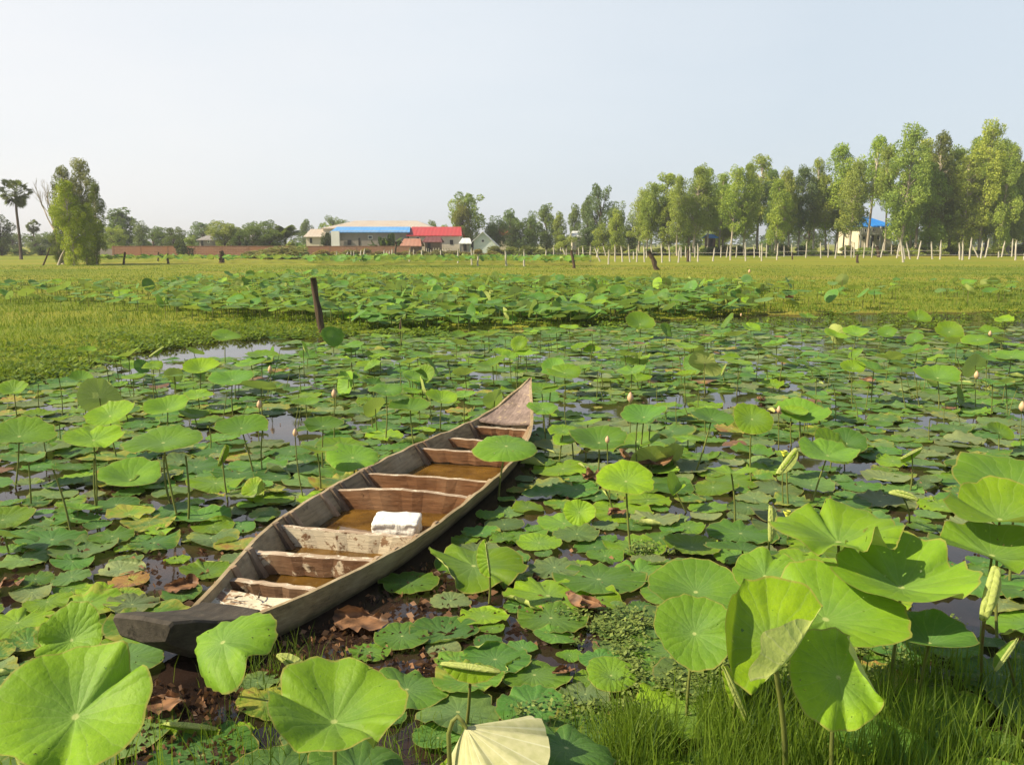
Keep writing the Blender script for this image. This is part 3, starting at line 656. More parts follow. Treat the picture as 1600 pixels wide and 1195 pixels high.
for rank, i in enumerate(order):
    x, y, R = PA[i]; px, py = ppx[i], ppy[i]
    if not vis[i] and rank > 300 and R_.random() < .3: continue
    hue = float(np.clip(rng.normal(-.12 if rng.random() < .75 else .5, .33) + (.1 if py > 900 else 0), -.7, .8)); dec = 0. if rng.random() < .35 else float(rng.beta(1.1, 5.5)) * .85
    if px < 560 and py > 620: dec = min(1, dec + .10)
    if px > 900 and py < 760: dec = min(1, dec + .05); hue = max(-.7, hue - .15)
    if rng.random() < .012: dec = float(rng.uniform(.5, 1.0))
    z0 = .006 + rng.uniform(0, .022); det = (12, 52) if rank < 160 else ((8, 34) if rank < 600 else ((5, 18) if y < 12 else (4, 12)))
    big = rng.random()
    kw = dict(cup=.03 + (.12 if big < .12 else 0), wave=rng.uniform(.04, .12) if big < .75 else .18, ruffle=rng.uniform(.018, .048), droop=rng.uniform(0, .03), ragged=.065, cexp=1.6, pleats=[(rng.uniform(0, 360), rng.uniform(.08, .25), rng.uniform(-.16, .2)) for _ in range(rng.integers(1, 4))], dip=0, rings=det[0], seg=det[1])
    if rng.random() < .22: kw['bends'] = [(rng.uniform(0, 360), rng.uniform(.6, .82), rng.uniform(.08, .2), rng.uniform(40, 175))]
    tilt = abs(rng.normal(0, 2.6)); az = rng.uniform(-180, 180); z0 += .3 * R * math.sin(math.radians(tilt))
    if rank < 300 and vis[i]:
        o = link('lotus_pad', leaf_mesh(R, tilt, az, 0, hue, dec, **kw), None, (x, y, z0)); npd += 1
        colr = 'green' if dec < .22 else ('green and yellow' if dec < .45 else ('yellowing' if dec < .65 else 'brown withered'))
        sz = 'broad' if R > .22 else ('small' if R < .15 else 'medium')
        tag(o, f'{sz} {colr} lotus pad floating {zone(px, py)}', 'lotus pad', 'lotus pads floating on the pond'); auto(o, px, py, f'{sz} {colr} floating pad')
    else:
        V, Fc, lp = leaf_arrays(R, rng, **kw); m, n = rot_to(math.radians(tilt), az, 0)
        bulk.add(V @ np.array(m).T + np.array([x, y, z0]), Fc, lp, hue, dec)
tag(link('distant_lotus_pads', bulk.mesh('distant_lotus_pads')), 'mass of smaller lotus pads covering the pond farther out', 'lotus pads', kind='stuff')
print('pads', len(PA), npd)

# ------------------------------------------------------------------ raised leaves: the large ones in front, one by one
LB = [(0, .30, .35, 75), (180, .30, .35, 75)]
H = [
 # cx, cy, width, dict
 (118, 1120, 240, dict(h=.5, tilt=26, az=-80, hue=.6, cup=.42, wave=.10, spin=0, ruffle=.008, pleats=[(52, .16, .35), (-75, .25, .25), (150, .4, -.12)], rings=16, seg=72, label='huge bright lotus leaf cupped toward the viewer at the bottom left corner')),
 (112, 1000, 110, dict(h=.42, tilt=40, az=-75, hue=.6, cup=.45, pleats=[(90, .2, .3)], label='dark green lotus leaf rising behind the huge leaf at bottom left')),
 (348, 1003, 160, dict(h=.36, tilt=24, az=-125, hue=.5, cup=-.12, droop=.15, by=1085, bx=352, wave=.08, pleats=[(-40, .3, -.3)], bends=[(-150, .3, .6, -50)], spin=0, rings=16, seg=64, label='drooping lotus leaf folded against the black end block of the boat')),
 (522, 1128, 236, dict(h=.42, tilt=10, az=-60, hue=.62, cup=.50, wave=.10, ruffle=.010, spin=0, pleats=[(-38, .14, .40), (160, .18, .28), (78, .3, -.15), (-110, .3, .2)], rings=16, seg=72, label='large glossy lotus leaf with raised back rim at the bottom centre left')),
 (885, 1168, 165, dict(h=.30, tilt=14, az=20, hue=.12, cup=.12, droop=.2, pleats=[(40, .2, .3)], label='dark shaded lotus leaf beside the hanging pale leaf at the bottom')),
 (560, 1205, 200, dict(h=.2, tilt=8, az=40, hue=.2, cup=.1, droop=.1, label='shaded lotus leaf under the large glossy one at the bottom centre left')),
 (1087, 925, 150, dict(h=.30, tilt=14, az=-110, hue=.35, cup=.22, wave=.06, droop=.05, pleats=[(150, .3, .15)], label='round lotus leaf with pale centre, left of the row of tall right leaves')),
 (1085, 990, 135, dict(h=.36, tilt=30, az=-100, hue=.45, cup=.30, droop=.1, wave=.10, pleats=[(-60, .2, .3)], label='upright lotus leaf showing its face left of the folded leaf')),
 (1310, 848, 196, dict(h=.60, tilt=3, az=-100, hue=.72, cup=.42, wave=.15, ruffle=.022, spin=0, pleats=[(-72, .16, -.38), (-25, .14, .34), (95, .12, .25), (-130, .2, .2)], rings=14, seg=72, label='wide wavy bowl-shaped lotus leaf, highest of the right foreground cluster')),
 (1408, 918, 226, dict(h=.48, tilt=8, az=-90, hue=.6, cup=.36, wave=.10, spin=0, pleats=[(120, .16, .3), (20, .14, .22), (-50, .2, .18)], rings=14, seg=72, label='broad lotus leaf just under the wide wavy bowl-shaped one')),
 (1290, 968, 236, dict(h=.42, tilt=14, az=-80, hue=.6, cup=.30, wave=.07, pleats=[(100, .12, .2), (-10, .2, .2)], rings=14, seg=64, label='broad veined lotus leaf partly hidden behind the two folded yellowish leaves')),
 (1550, 868, 176, dict(h=.50, tilt=4, az=-70, hue=.55, cup=.30, wave=.13, pleats=[(100, .2, .25), (-120, .15, -.3)], label='wavy lotus leaf cut by the right edge above the pale scroll leaf')),
 (1562, 812, 170, dict(h=.60, tilt=8, az=-100, hue=.8, cup=.38, wave=.12, pleats=[(80, .2, .3), (-120, .2, .2)], label='yellow-green lotus leaf touching the right edge, middle of three')),
 (1585, 765, 170, dict(h=.56, tilt=14, az=-110, hue=.4, cup=.30, wave=.08, label='topmost large lotus leaf touching the right edge')),
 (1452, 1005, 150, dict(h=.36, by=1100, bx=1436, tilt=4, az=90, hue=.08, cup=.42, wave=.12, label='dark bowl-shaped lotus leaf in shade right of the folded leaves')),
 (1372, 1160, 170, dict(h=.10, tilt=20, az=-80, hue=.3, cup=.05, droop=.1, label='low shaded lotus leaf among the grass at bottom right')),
 (1204, 1003, 232, dict(h=.64, by=1240, bx=1228, tilt=32, az=-85, hue=.95, dec=.04, cup=.14, wave=.05, ruffle=.012, spin=0, pleats=[(80, .2, .08)], bends=[(-42, .26, .13, 150), (165, .45, .2, 60)], stem_r=.010, rings=20, seg=84, label='tall yellow-green lotus leaf folded up on both sides, pale underside showing')),
 (1310, 1058, 172, dict(h=.50, by=1260, bx=1306, tilt=40, az=-78, hue=.75, cup=.06, wave=.05, ruffle=.012, spin=0, pleats=[(-90, .25, .2)], bends=[(14, .42, .11, 150), (95, .7, .3, 35)], stem_r=.008, rings=18, seg=72, label='square looking lotus leaf with its right edge curled over, below the folded one')),
 (1330, 1135, 110, dict(h=.2, tilt=30, az=-60, hue=.2, dec=.1, label='dull green lotus leaf beneath the square looking leaf')),
 (740, 884, 160, dict(h=.07, by=905, tilt=7, az=-80, hue=.7, cup=.12, wave=.17, ruffle=.02, pleats=[(120, .15, .35), (-60, .2, .3)], bends=[(15, .55, .16, 150)], label='bright lotus leaf with curled right end lying just right of the boat')),
 (905, 800, 44, dict(h=.1, tilt=62, az=-100, hue=.8, cup=.12, label='small upright yellow-green leaf standing on edge right of the boat')),
 (955, 1055, 95, dict(h=.03, tilt=6, az=-70, hue=.6, cup=.22, wave=.03, pleats=[], label='shallow round lotus leaf beside the clump of water weed')),
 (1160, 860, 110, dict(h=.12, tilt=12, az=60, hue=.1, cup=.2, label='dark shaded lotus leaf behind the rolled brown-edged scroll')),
 (1195, 900, 110, dict(h=.16, tilt=20, az=-120, hue=.5, cup=.2, label='half hidden lotus leaf between the round one and the folded one')),
 (255, 692, 112, dict(by=812, tilt=7, az=-90, hue=.42, cup=.24, wave=.05, bx=280, label='widest lotus leaf on two stalks in the water left of the boat')),
 (146, 688, 84, dict(by=798, bx=150, tilt=12, az=-60, hue=.7, cup=.22, label='yellow-green lotus leaf left of the widest stalked leaf')),
 (30, 682, 96, dict(by=762, bx=22, tilt=14, az=-60, hue=.45, cup=.22, label='lotus leaf on a bent stalk at the left edge of the photo')),
 (156, 622, 66, dict(by=685, tilt=72, az=95, hue=.35, cup=.18, label='dark green leaf standing on edge above the left water')),
 (172, 650, 72, dict(by=716, bx=184, tilt=24, az=-100, hue=.65, cup=.2, label='bright lotus leaf in front of the leaf standing on edge')),
 (22, 612, 48, dict(by=656, tilt=20, az=-90, hue=.6, label='pale lotus leaf high on the left edge')),
 (377, 669, 80, dict(by=742, bx=398, tilt=14, az=-60, hue=.35, cup=.16, label='lotus leaf on a leaning stalk with a bud behind it left of the boat')),
 (505, 666, 62, dict(by=735, tilt=10, az=-60, hue=.35)), (496, 708, 58, dict(by=768, tilt=10, az=60, hue=.55)), (551, 715, 84, dict(by=752, tilt=16, az=-70, hue=.35, cup=.14, label='lotus leaf leaning over the left rim of the boat')),
 (478, 632, 46, dict(by=668, hue=.5)), (603, 611, 60, dict(by=688, hue=.25, tilt=8, az=-80)), (641, 641, 62, dict(by=696, hue=.35, tilt=8, az=-80)), (690, 625, 54, dict(by=675, hue=.75, tilt=14, az=-60)), (726, 618, 38, dict(by=664, hue=.4)),
 (773, 626, 36, dict(by=650, tilt=65, az=120, hue=.3, label='dark leaf standing on edge at the far left of the boat tip')), (584, 601, 32, dict(by=640, hue=.1)), (580, 630, 34, dict(by=672, hue=.7, dec=.25)),
 (791, 697, 92, dict(by=778, bx=778, tilt=14, az=-80, hue=.35, cup=.04, wave=.09, droop=.14, label='lotus leaf hanging over the right rim of the boat')),
 (846, 609, 52, dict(by=655, hue=.45, tilt=10, az=-90)), (848, 639, 52, dict(by=694, hue=.35, tilt=10, az=-90)), (363, 594, 66, dict(by=650, hue=.2, cup=.3, tilt=14, az=-90)), (408, 606, 58, dict(by=655, hue=.15, tilt=22, az=90)), (309, 618, 46, dict(by=642, hue=.6)),
 (209, 588, 38, dict(by=623, hue=.6)), (239, 573, 32, dict(by=625, hue=.8)), (273, 588, 34, dict(by=632, hue=.35)), (314, 578, 52, dict(by=620, hue=.85, tilt=18, az=-80)), (262, 640, 66, dict(by=672, hue=.5)), (303, 648, 46, dict(by=668, hue=.75)),
 (133, 600, 26, dict(by=650, hue=.95)), (204, 750, 100, dict(h=.05, tilt=10, az=-60, hue=.4)), (122, 797, 60, dict(h=.05, tilt=14, az=60, hue=.35)), (8, 838, 90, dict(h=.14, tilt=25, az=60, hue=.15)), (397, 766, 40, dict(h=.06, tilt=48, az=-100, hue=1., dec=.3, label='small yellow leaf propped on edge left of the boat')),
 (430, 769, 38, dict(h=.04, tilt=20, az=80, hue=1., dec=.4)), (352, 527, 46, dict(by=570, hue=.55, tilt=14, az=-60)), (410, 556, 52, dict(by=592, hue=.6)), (392, 566, 50, dict(by=596, hue=.3)), (595, 557, 32, dict(by=586, hue=.6)), (640, 567, 36, dict(by=598, hue=.7)), (675, 548, 36, dict(by=574, hue=.7)),
 (714, 538, 40, dict(by=562, hue=.4)), (700, 562, 46, dict(by=590, hue=.2)), (770, 572, 46, dict(by=608, hue=.5)), (645, 590, 38, dict(by=622, hue=.4)), (727, 586, 44, dict(by=610, hue=.3)), (545, 591, 34, dict(by=618, hue=.3)), (810, 552, 44, dict(by=580, hue=.15)),
 (1000, 507, 46, dict(by=530, hue=.6, tilt=30, az=-90)), (1150, 525, 34, dict(by=548, hue=.6)), (1213, 540, 36, dict(by=576, hue=.2)), (1071, 541, 42, dict(by=568, hue=.7)), (1100, 563, 32, dict(by=612, hue=.7)), (977, 556, 30, dict(by=600, hue=.7)), (882, 583, 56, dict(by=622, hue=.6, tilt=14, az=-90)), (860, 611, 66, dict(by=650, hue=.55)),
 (1006, 652, 68, dict(by=738, hue=.12, tilt=14, az=-120, cup=.3, label='dark green lotus leaf on clustered stalks below the pink bud')), (1112, 655, 66, dict(by=738, bx=1084, hue=.2, tilt=14, az=-50, cup=.26, label='lotus leaf on a leaning stalk, right of the dark one below the pink bud')), (1175, 655, 60, dict(by=757, hue=.75, tilt=38, az=-95, cup=.2, label='bright yellow-green lotus leaf facing the viewer in the right middle water')), (1250, 650, 84, dict(by=694, hue=.3, tilt=16, az=-90, label='wide lotus leaf right of the bright yellow-green one')),
 (880, 673, 50, dict(by=723, hue=.65, tilt=8, az=-90)), (936, 692, 86, dict(by=745, hue=.3, tilt=12, az=-90, label='flat lotus leaf right of the boat with a small bud in front')), (1040, 636, 38, dict(by=660, hue=.6)), (1332, 576, 36, dict(by=634, hue=.75, tilt=26, az=-90)), (1262, 497, 30, dict(by=515, hue=.5)), (1435, 498, 34, dict(by=520, hue=.7, tilt=30, az=-90)),
 (1483, 519, 40, dict(by=536, hue=.75, tilt=38, az=-110)), (1381, 511, 38, dict(by=530, hue=.5)), (1365, 580, 66, dict(by=632, hue=.25)), (1465, 591, 66, dict(by=640, hue=.35)), (1551, 600, 36, dict(by=650, hue=.05)), (1580, 558, 58, dict(by=590, hue=.35)), (1391, 561, 46, dict(by=596, hue=.6)), (995, 593, 44, dict(by=612, hue=.7)), (990, 570, 46, dict(by=596, hue=.05)),
 (978, 752, 94, dict(by=862, bx=986, tilt=16, az=-85, hue=.85, cup=.2, label='large yellow-green lotus leaf on a tall stalk in the centre right water')), (1050, 712, 46, dict(h=.12, tilt=60, az=110, hue=.8)), (1054, 762, 52, dict(by=800, bx=1078, tilt=55, az=-30, hue=.8, bends=[(0, .2, .2, 90)], label='twisted yellow-green leaf right of the large centre right leaf')), (1143, 740, 80, dict(by=822, bx=1148, tilt=8, az=80, hue=.7, cup=.26, label='bowl-shaped lotus leaf on a thin stalk above the right foreground')),
 (1260, 640, 50, dict(h=.25, hue=.4)), (1293, 712, 90, dict(by=790, bx=1266, tilt=12, az=-60, hue=.35, cup=.3, wave=.12, label='lotus leaf with turned-up ragged rim in the right middle water')), (1020, 722, 76, dict(h=.08, tilt=50, az=100, hue=.8, dec=.4)), (1545, 576, 40, dict(by=610, hue=.2)), (1300, 700, 70, dict(h=.2, tilt=40, az=-60, hue=.6)),
]
HEROPOS = []
def where(px, py):
    p = bl(at(px, max(py, 520), 0))
    if py < 560: return 'near the far bank, ' + ('left part' if px < 560 else ('middle part' if px < 1050 else 'right part'))
    return 'in the middle distance ' + ('left of the boat' if p.x < 0 else 'right of the boat')
def auto_label(cx, cy, wpx, hue, dec=0):
    c = 'yellow-green' if hue > .68 else ('dark green' if hue < .2 else 'mid green')
    if dec > .2: c = 'yellowing'
    return f'{"larger" if wpx > 45 else "smaller"} {c} raised leaf on a stalk {where(cx, cy)}'
for (cx, cy, wpx, d) in H:
    d = dict(d)
    if 'label' not in d: d['label'] = auto_label(cx, cy, wpx, d.get('hue', .5), d.get('dec', 0))
    au = 'label' not in dict(H[len(HEROPOS)][3]); o_, c, R = raised(cx, cy, wpx, **d)
    if au: auto(o_, cx, cy, d['label'].split(' on a stalk')[0])
    HEROPOS.append((cx, cy))
n_raised = len(H)
for (x0, x1, y0, y1, n, ws) in [(540, 1010, 528, 606, 52, 34), (1000, 1600, 500, 600, 38, 34), (180, 560, 545, 625, 20, 32), (1060, 1590, 600, 700, 10, 44), (840, 1100, 600, 720, 6, 48), (0, 200, 560, 700, 8, 40), (430, 760, 590, 660, 8, 40)]:
    for _ in range(n):
        by = R_.uniform(y0 + 10, y1 + 20); bx = R_.uniform(x0, x1); g = at(bx, by)
        if in_boat(g.x, g.y, .15) or (690 < bx < 850 and by > 600) or (160 < bx < 420 and by < 580): continue
        hgt = R_.uniform(.1, .42); t = pix(g.x, g.y, hgt); wpx = ws * R_.uniform(.6, 1.2) * (by - 380) / ((y0 + y1) / 2 - 380)
        hue = R_.choice((.1, .25, .4, .5, .65, .8))
        tl = R_.choice((6, 10, 14, 20, 30, 55, 70)) if R_.random() < .6 else None
        o_, _, _ = raised(t[0], t[1], wpx, by=by, hue=hue, tilt=tl, seg=24, rings=6, label=auto_label(t[0], by, wpx, hue)); n_raised += 1; auto(o_, t[0], t[1], auto_label(t[0], by, wpx, hue).split(' on a stalk')[0])

# second stalk under the widest leaf etc., bare stalks
GS = 'bare lotus stalks rising from the pond'
def stalk(x0, y0, x1, y1, r=.006, lab=None):
    b = at(x0, y0, 0); b.z = -.05; t = at_depth(x1, y1, b.y)
    o = link('lotus_stalk', stem_mesh((0, 0, 0), t - b, r, .05), None, b)
    tag(o, lab or f'bare leafless lotus stalk {where(x0, y0)}', 'lotus stalk', GS)
    if not lab: auto(o, x1, y1, 'bare leafless stalk')
for a in [(293, 815, 290, 712, .008, 'stout bare stalk right of the widest stalked leaf'), (268, 785, 256, 712, .008, 'stalk leaning left under the widest stalked leaf'), (111, 828, 83, 733, .008, 'bare brown lotus stalk leaning left in the left foreground water'), (48, 790, 45, 725, .007, 'short bare stalk near the left edge'), (152, 800, 147, 716, .007, 'thin dark stalk beside the yellow-green leaf at left'),
          (411, 740, 410, 672), (328, 702, 327, 665), (96, 660, 92, 590), (62, 640, 60, 600), (985, 812, 979, 790), (1000, 740, 996, 660), (1014, 735, 1016, 665), (960, 800, 946, 765), (626, 540, 627, 500, .01), (1015, 605, 1015, 575), (1065, 600, 1060, 550), (1205, 520, 1203, 500), (1280, 640, 1276, 590), (1305, 660, 1302, 600), (1352, 640, 1358, 600), (1418, 640, 1408, 590), (1440, 640, 1432, 590), (1500, 630, 1496, 560), (1575, 650, 1572, 600), (1454, 690, 1453, 655)]:
    stalk(*a[:4], *(a[4:] or ()))
for _ in range(85):
    x = R_.uniform(120, 1590); y = R_.uniform(540, 680); g = at(x, y)
    if in_boat(g.x, g.y, .1): continue
    stalk(x, y, x + R_.uniform(-14, 14), y - R_.uniform(15, 50) * (y - 380) / 220, .0045)
# buds
def bud(px, py, by, s=1., label='', bx=None):
    g = at(bx or px, by, 0); g.z = -.05; t = at_depth(px, py, g.y); root = empty('lotus_bud', g)
    prof = [(0, .012), (.1, .4), (.3, .9), (.5, 1.), (.7, .8), (.88, .42), (1, .06)]; Hh = .085 * s; Rr = .024 * s
    m = MB(); n = 12; vs = []; fs = []; tt = t - g
    for k, (h, r) in enumerate(prof):
        for a in range(n): th = 2 * math.pi * a / n; rr = Rr * r * (1 + .07 * math.cos(5 * th + k * .5)); vs.append((tt.x + rr * math.cos(th), tt.y + rr * math.sin(th), tt.z - Hh / 2 + h * Hh))
    for k in range(len(prof) - 1):
        for a in range(n): b = (a + 1) % n; fs.append((k * n + a, k * n + b, (k + 1) * n + b, (k + 1) * n + a))
    m.add(vs, fs); m.build('bud', M['bud'], root, True)
    link('stem', stem_mesh((0, 0, 0), tt - Vector((0, 0, Hh / 2)), .005, .04), root); tag(root, label, 'lotus bud', 'lotus buds on stalks')
for (px, py, by, s, lab, *bx) in [(422, 577, 625, 1.15, 'pink tipped lotus bud above the far left leaves'), (405, 632, 690, 1.0, 'pinkish lotus bud just behind the leaf on a leaning stalk'), (522, 615, 695, 1.05, 'cream lotus bud on a straight tall stalk left of the boat'), (461, 676, 780, .75, 'small cream bud on a long stalk nearest the left rim of the boat', 476),
                             (985, 621, 700, 1.25, 'largest pink lotus bud above the dark green leaf'), (1217, 640, 700, .9, 'closed bud right of the bright yellow-green leaf'), (949, 687, 790, .7, 'tiny cream bud in front of the flat leaf', 955), (1547, 521, 566, 1.1, 'pale lotus bud nearest the far bank at right'), (1526, 586, 640, 1.2, 'cream lotus bud at right beside a dark leaf'), (1597, 635, 700, 1.2, 'yellowish bud touching the right edge'),
                             (854, 567, 600, .9, 'small orange-pink bud behind the boat tip'), (764, 520, 545, .9, 'small bud at the far bank behind the boat'), (1158, 492, 510, 1., 'small bud on the grassy far bank'), (1171, 424, 432, 3., 'white closed flower standing alone in the far field')]:
    bud(px, py, by, s, lab, *bx)
# rolled young leaves (scrolls)
def scroll(cx, cy, wpx, h=None, by=None, tilt=0, az=0, spin=0, hue=.9, label='', bx=None, rads=(.10, .10), mx=(300, 300), u0=.03, dec=.05, width=1., stem=True):
    c = at(cx, cy, h) if h is not None else at_depth(cx, cy, at(cx, by).y)
    R = wpx / 2 * (c.y / math.cos(PITCH)) / F; g = at(bx or cx, by, 0) if by else Vector((c.x, c.y, 0)); g.z = -.05
    root = empty('rolled_lotus_leaf', g)
    me = leaf_mesh(R, tilt, az, spin, hue, dec, rings=14, seg=56, cup=.0, wave=.03, ruffle=.006, ragged=.02, bends=[(0, u0, rads[0], mx[0], 1), (180, u0, rads[1], mx[1], 1)])
    link('leaf_blade', me, root, c - g)
    if stem: link('stem', stem_mesh((0, 0, 0), c - g, .0065), root)
    tag(root, label, 'rolled leaf', 'young lotus leaves still rolled up')
# spin: roll axis is local y; spin turns it in the leaf plane
scroll(735, 1045, 112, h=.30, by=1130, bx=727, tilt=12, az=-90, spin=78, label='rolled wrinkled leaf on an upright stalk at the bottom centre')
scroll(1545, 926, 92, h=.52, by=1070, bx=1536, tilt=62, az=-100, spin=-28, rads=(.2, .17), mx=(190, 200), u0=.06, label='pale half rolled leaf standing upright below the right edge leaves')
scroll(1150, 1086, 110, h=.22, by=1150, tilt=84, az=-90, spin=24, rads=(.08, .08), label='hanging pair of long pale rolls under the folded leaf')
scroll(1572, 1022, 70, h=.30, by=1080, bx=1590, tilt=70, az=-90, spin=-40, hue=.5, label='dull rolled leaf leaning in the shade near the right edge')
scroll(297, 1136, 104, h=.03, tilt=10, az=-90, spin=82, rads=(.09, .09), stem=False, label='double roll leaf lying on the mud at the bottom left')
scroll(458, 1042, 70, h=.12, by=1060, tilt=46, az=-80, spin=60, rads=(.16, .13), mx=(170, 200), label='crinkled roll leaf behind the large glossy leaf')
scroll(1203, 818, 60, h=.34, by=870, tilt=76, az=-80, spin=6, rads=(.16, .16), mx=(190, 190), hue=1., dec=.25, label='upright brown-edged roll standing left of the bowl-shaped leaf')
scroll(1229, 722, 60, by=792, bx=1233, tilt=58, az=-90, spin=-40, rads=(.2, .17), mx=(170, 180), label='half open roll leaf beside the yellow seed pod')
scroll(1411, 776, 46, h=.28, by=812, bx=1420, tilt=30, az=-90, spin=68, rads=(.2, .2), mx=(170, 180), label='pale boat-shaped roll on a short stalk in the right water')
scroll(1425, 708, 50, by=768, bx=1421, tilt=40, az=-90, spin=118, rads=(.08, .08), label='slender roll like a beak on a straight stalk at right')
scroll(245, 550, 28, by=585, bx=250, tilt=50, az=-90, spin=-45, rads=(.12, .12), label='pale slanting roll above the open water channel at left')
scroll(347, 711, 36, by=784, bx=357, tilt=80, az=-90, spin=-20, rads=(.05, .05), label='thin white roll on a stalk left of the boat')
scroll(762, 872, 60, h=.30, by=945, bx=763, tilt=78, az=-60, spin=32, rads=(.05, .05), hue=.7, label='thin stick-like roll over the bright leaf right of the boat')
scroll(30, 1170, 150, h=.25, tilt=60, az=-70, spin=40, rads=(.1, .1), hue=1., dec=.12, label='yellow double roll cut off by the bottom left corner')
scroll(1131, 578, 22, by=600, tilt=70, az=-90, spin=-25, rads=(.1, .1), label='tiny pale roll beyond the open water right of centre')
for (px, py, by, l) in [(1225, 705, 790, 'yellow seed pod held above the half open roll leaf'), (1230, 799, 850, 'lower yellow seed pod left of the bowl-shaped leaf')]:
    g = at(px, by, 0); g.z = -.05; t = at_depth(px, py, g.y) - g; root = empty('seed_pod', g); m = MB(); m.tube([t - Vector((0, 0, .035)), t - Vector((0, 0, .01)), t, t + Vector((0, 0, .004))], [.006, .02, .025, .022], 14)
    m.build('pod', M['pod'], root, True); link('stem', stem_mesh((0, 0, 0), t - Vector((0, 0, .03)), .005), root); tag(root, l, 'seed pod', 'yellow lotus seed pods')
# hanging pale leaf at the bottom
c = at(728, 1136, .47); g = Vector((at_depth(703, 1150, c.y).x, c.y + .0, -.05)); root = empty('hanging_lotus_leaf', g)
V_, Fc_, lp_2 = leaf_arrays(.19, rng, rings=14, seg=64, cup=-.95, wave=.16, ruffle=.015, ragged=.06, cexp=1.1, pleats=[(-60, .2, .3), (20, .2, .3), (200, .3, .3)])
V_ = V_ @ np.array(Matrix.Rotation(math.radians(-30), 3, 'Y')).T @ np.array(Matrix.Rotation(math.radians(12), 3, 'X')).T
V_[:, 2] *= 1.1
Fc_ = [f[:, ::1] for f in Fc_]
def pale_mat():
    g_ = NG('pale_underside'); a = g_.n('ShaderNodeAttribute', attribute_name='lp'); sx = g_.n('ShaderNodeSeparateXYZ'); g_.L(a.outputs['Vector'], sx.inputs[0])
    th = g_.math('MULTIPLY', g_.math('ARCTAN2', sx.outputs[1], sx.outputs[0]), 20 / (2 * math.pi)); d = g_.math('ABSOLUTE', g_.math('SUBTRACT', g_.math('FRACT', th), .5))
    n = g_.noise(a.outputs['Vector'], 8, 5); col = g_.mix(g_.step(n, .3, .7), (.50, .50, .25), (.62, .60, .34)); col = g_.mix(g_.math('SUBTRACT', 1., g_.step(d, .02, .07)), col, (.66, .66, .42))
    p = g_.bsdf(col, .6, .2, g_.math('ADD', d, g_.math('MULTIPLY', n, .3)), .5, .01); t = g_.n('ShaderNodeBsdfTranslucent'); t.inputs[0].default_value = (.5, .55, .12, 1)
    ms = g_.n('ShaderNodeMixShader'); ms.inputs[0].default_value = .25; g_.L(p, ms.inputs[1]); g_.L(t.outputs[0], ms.inputs[2]); return g_.fin(ms.outputs[0])
M['pale'] = pale_mat()
link('leaf_blade', npmesh('leaf_blade', V_, Fc_, M['pale'], True, {'lp': ('FLOAT_VECTOR', np.column_stack([lp_2, np.zeros(len(V_))]))}), root, c - g)
m = MB(); tt = c - g; pts = [Vector((0, 0, 0)), Vector((.0, 0, tt.z * .6)), Vector((-.004, 0, tt.z - .02)), Vector((.008, 0, tt.z + .02)), Vector((tt.x * .5, 0, tt.z + .036)), Vector((tt.x * .82, -.01, tt.z + .024)), tt]
m.tube(pts, [.008, .0075, .007, .007, .007, .007, .006], 8); m.build('stem', M['stem'], root, True)
tag(root, 'pale cream lotus leaf hanging upside down from a hooked stalk', 'lotus leaf', None)

# dead crumpled leaves lying on the pads
def dead_leaf(px, py, wpx, dec, lab, z=.03, cup=.25):
    c = at(px, py, z); R = wpx / 2 * c.y / F
    V, Fc, lp = leaf_arrays(R, rng, rings=12, seg=44, cup=cup, wave=.22, ruffle=.09, ragged=.12, bends=[(rng.uniform(0, 360), .3, .2, 120), (rng.uniform(0, 360), .4, .2, 90)])
    V[:, 2] = np.maximum(V[:, 2], 0)
    me = npmesh('dead_leaf', V, Fc, M['dead'], True, {'var': ('FLOAT', np.clip(.55 + .45 * np.sin(V[:, 0] / R * 5) * np.cos(V[:, 1] / R * 6) + rng.normal(0, .12, len(V)), 0, 1))})
    tag(link('dead_lotus_leaf', me, None, c), lab, 'dead leaf', 'dead brown lotus leaves on the water')
dead_leaf(908, 946, 80, 1, 'crumpled orange-brown dead leaf right of the boat, largest of its kind'); dead_leaf(925, 745, 52, 1, 'flat pinkish brown dead leaf below the flat leaf right of the boat', cup=.05); dead_leaf(958, 802, 44, 1, 'brown dead leaf at the foot of the tall centre right stalk')
dead_leaf(245, 1100, 90, 1, 'brown rotting leaf on the mud at bottom left'); dead_leaf(560, 970, 90, 1, 'dark rotting leaf in the shadow along the right side of the boat', cup=.03); dead_leaf(1000, 724, 84, 1, 'brown leaf standing in shade under the dark green leaf', z=.05); dead_leaf(285, 915, 60, 1, 'flat brown leaf beside the left rim near the boat end', cup=.03)
for (px, py, wx, l) in [(1356, 596, 26, 'brown curled leaf on the far right open water'), (1190, 626, 26, 'dark brown cone leaf left of the far right open water'), (880, 1050, 40, 'small brown leaf pointing up among the centre pads'), (10, 915, 50, 'brown leaf at the left edge above the near pads'), (1235, 466, 22, 'whitish withered leaf standing at the end of the lotus patch')]:
    dead_leaf(px, py, wx, 1, l, z=.03 if py > 500 else .5)
bpy.data.objects[-1]
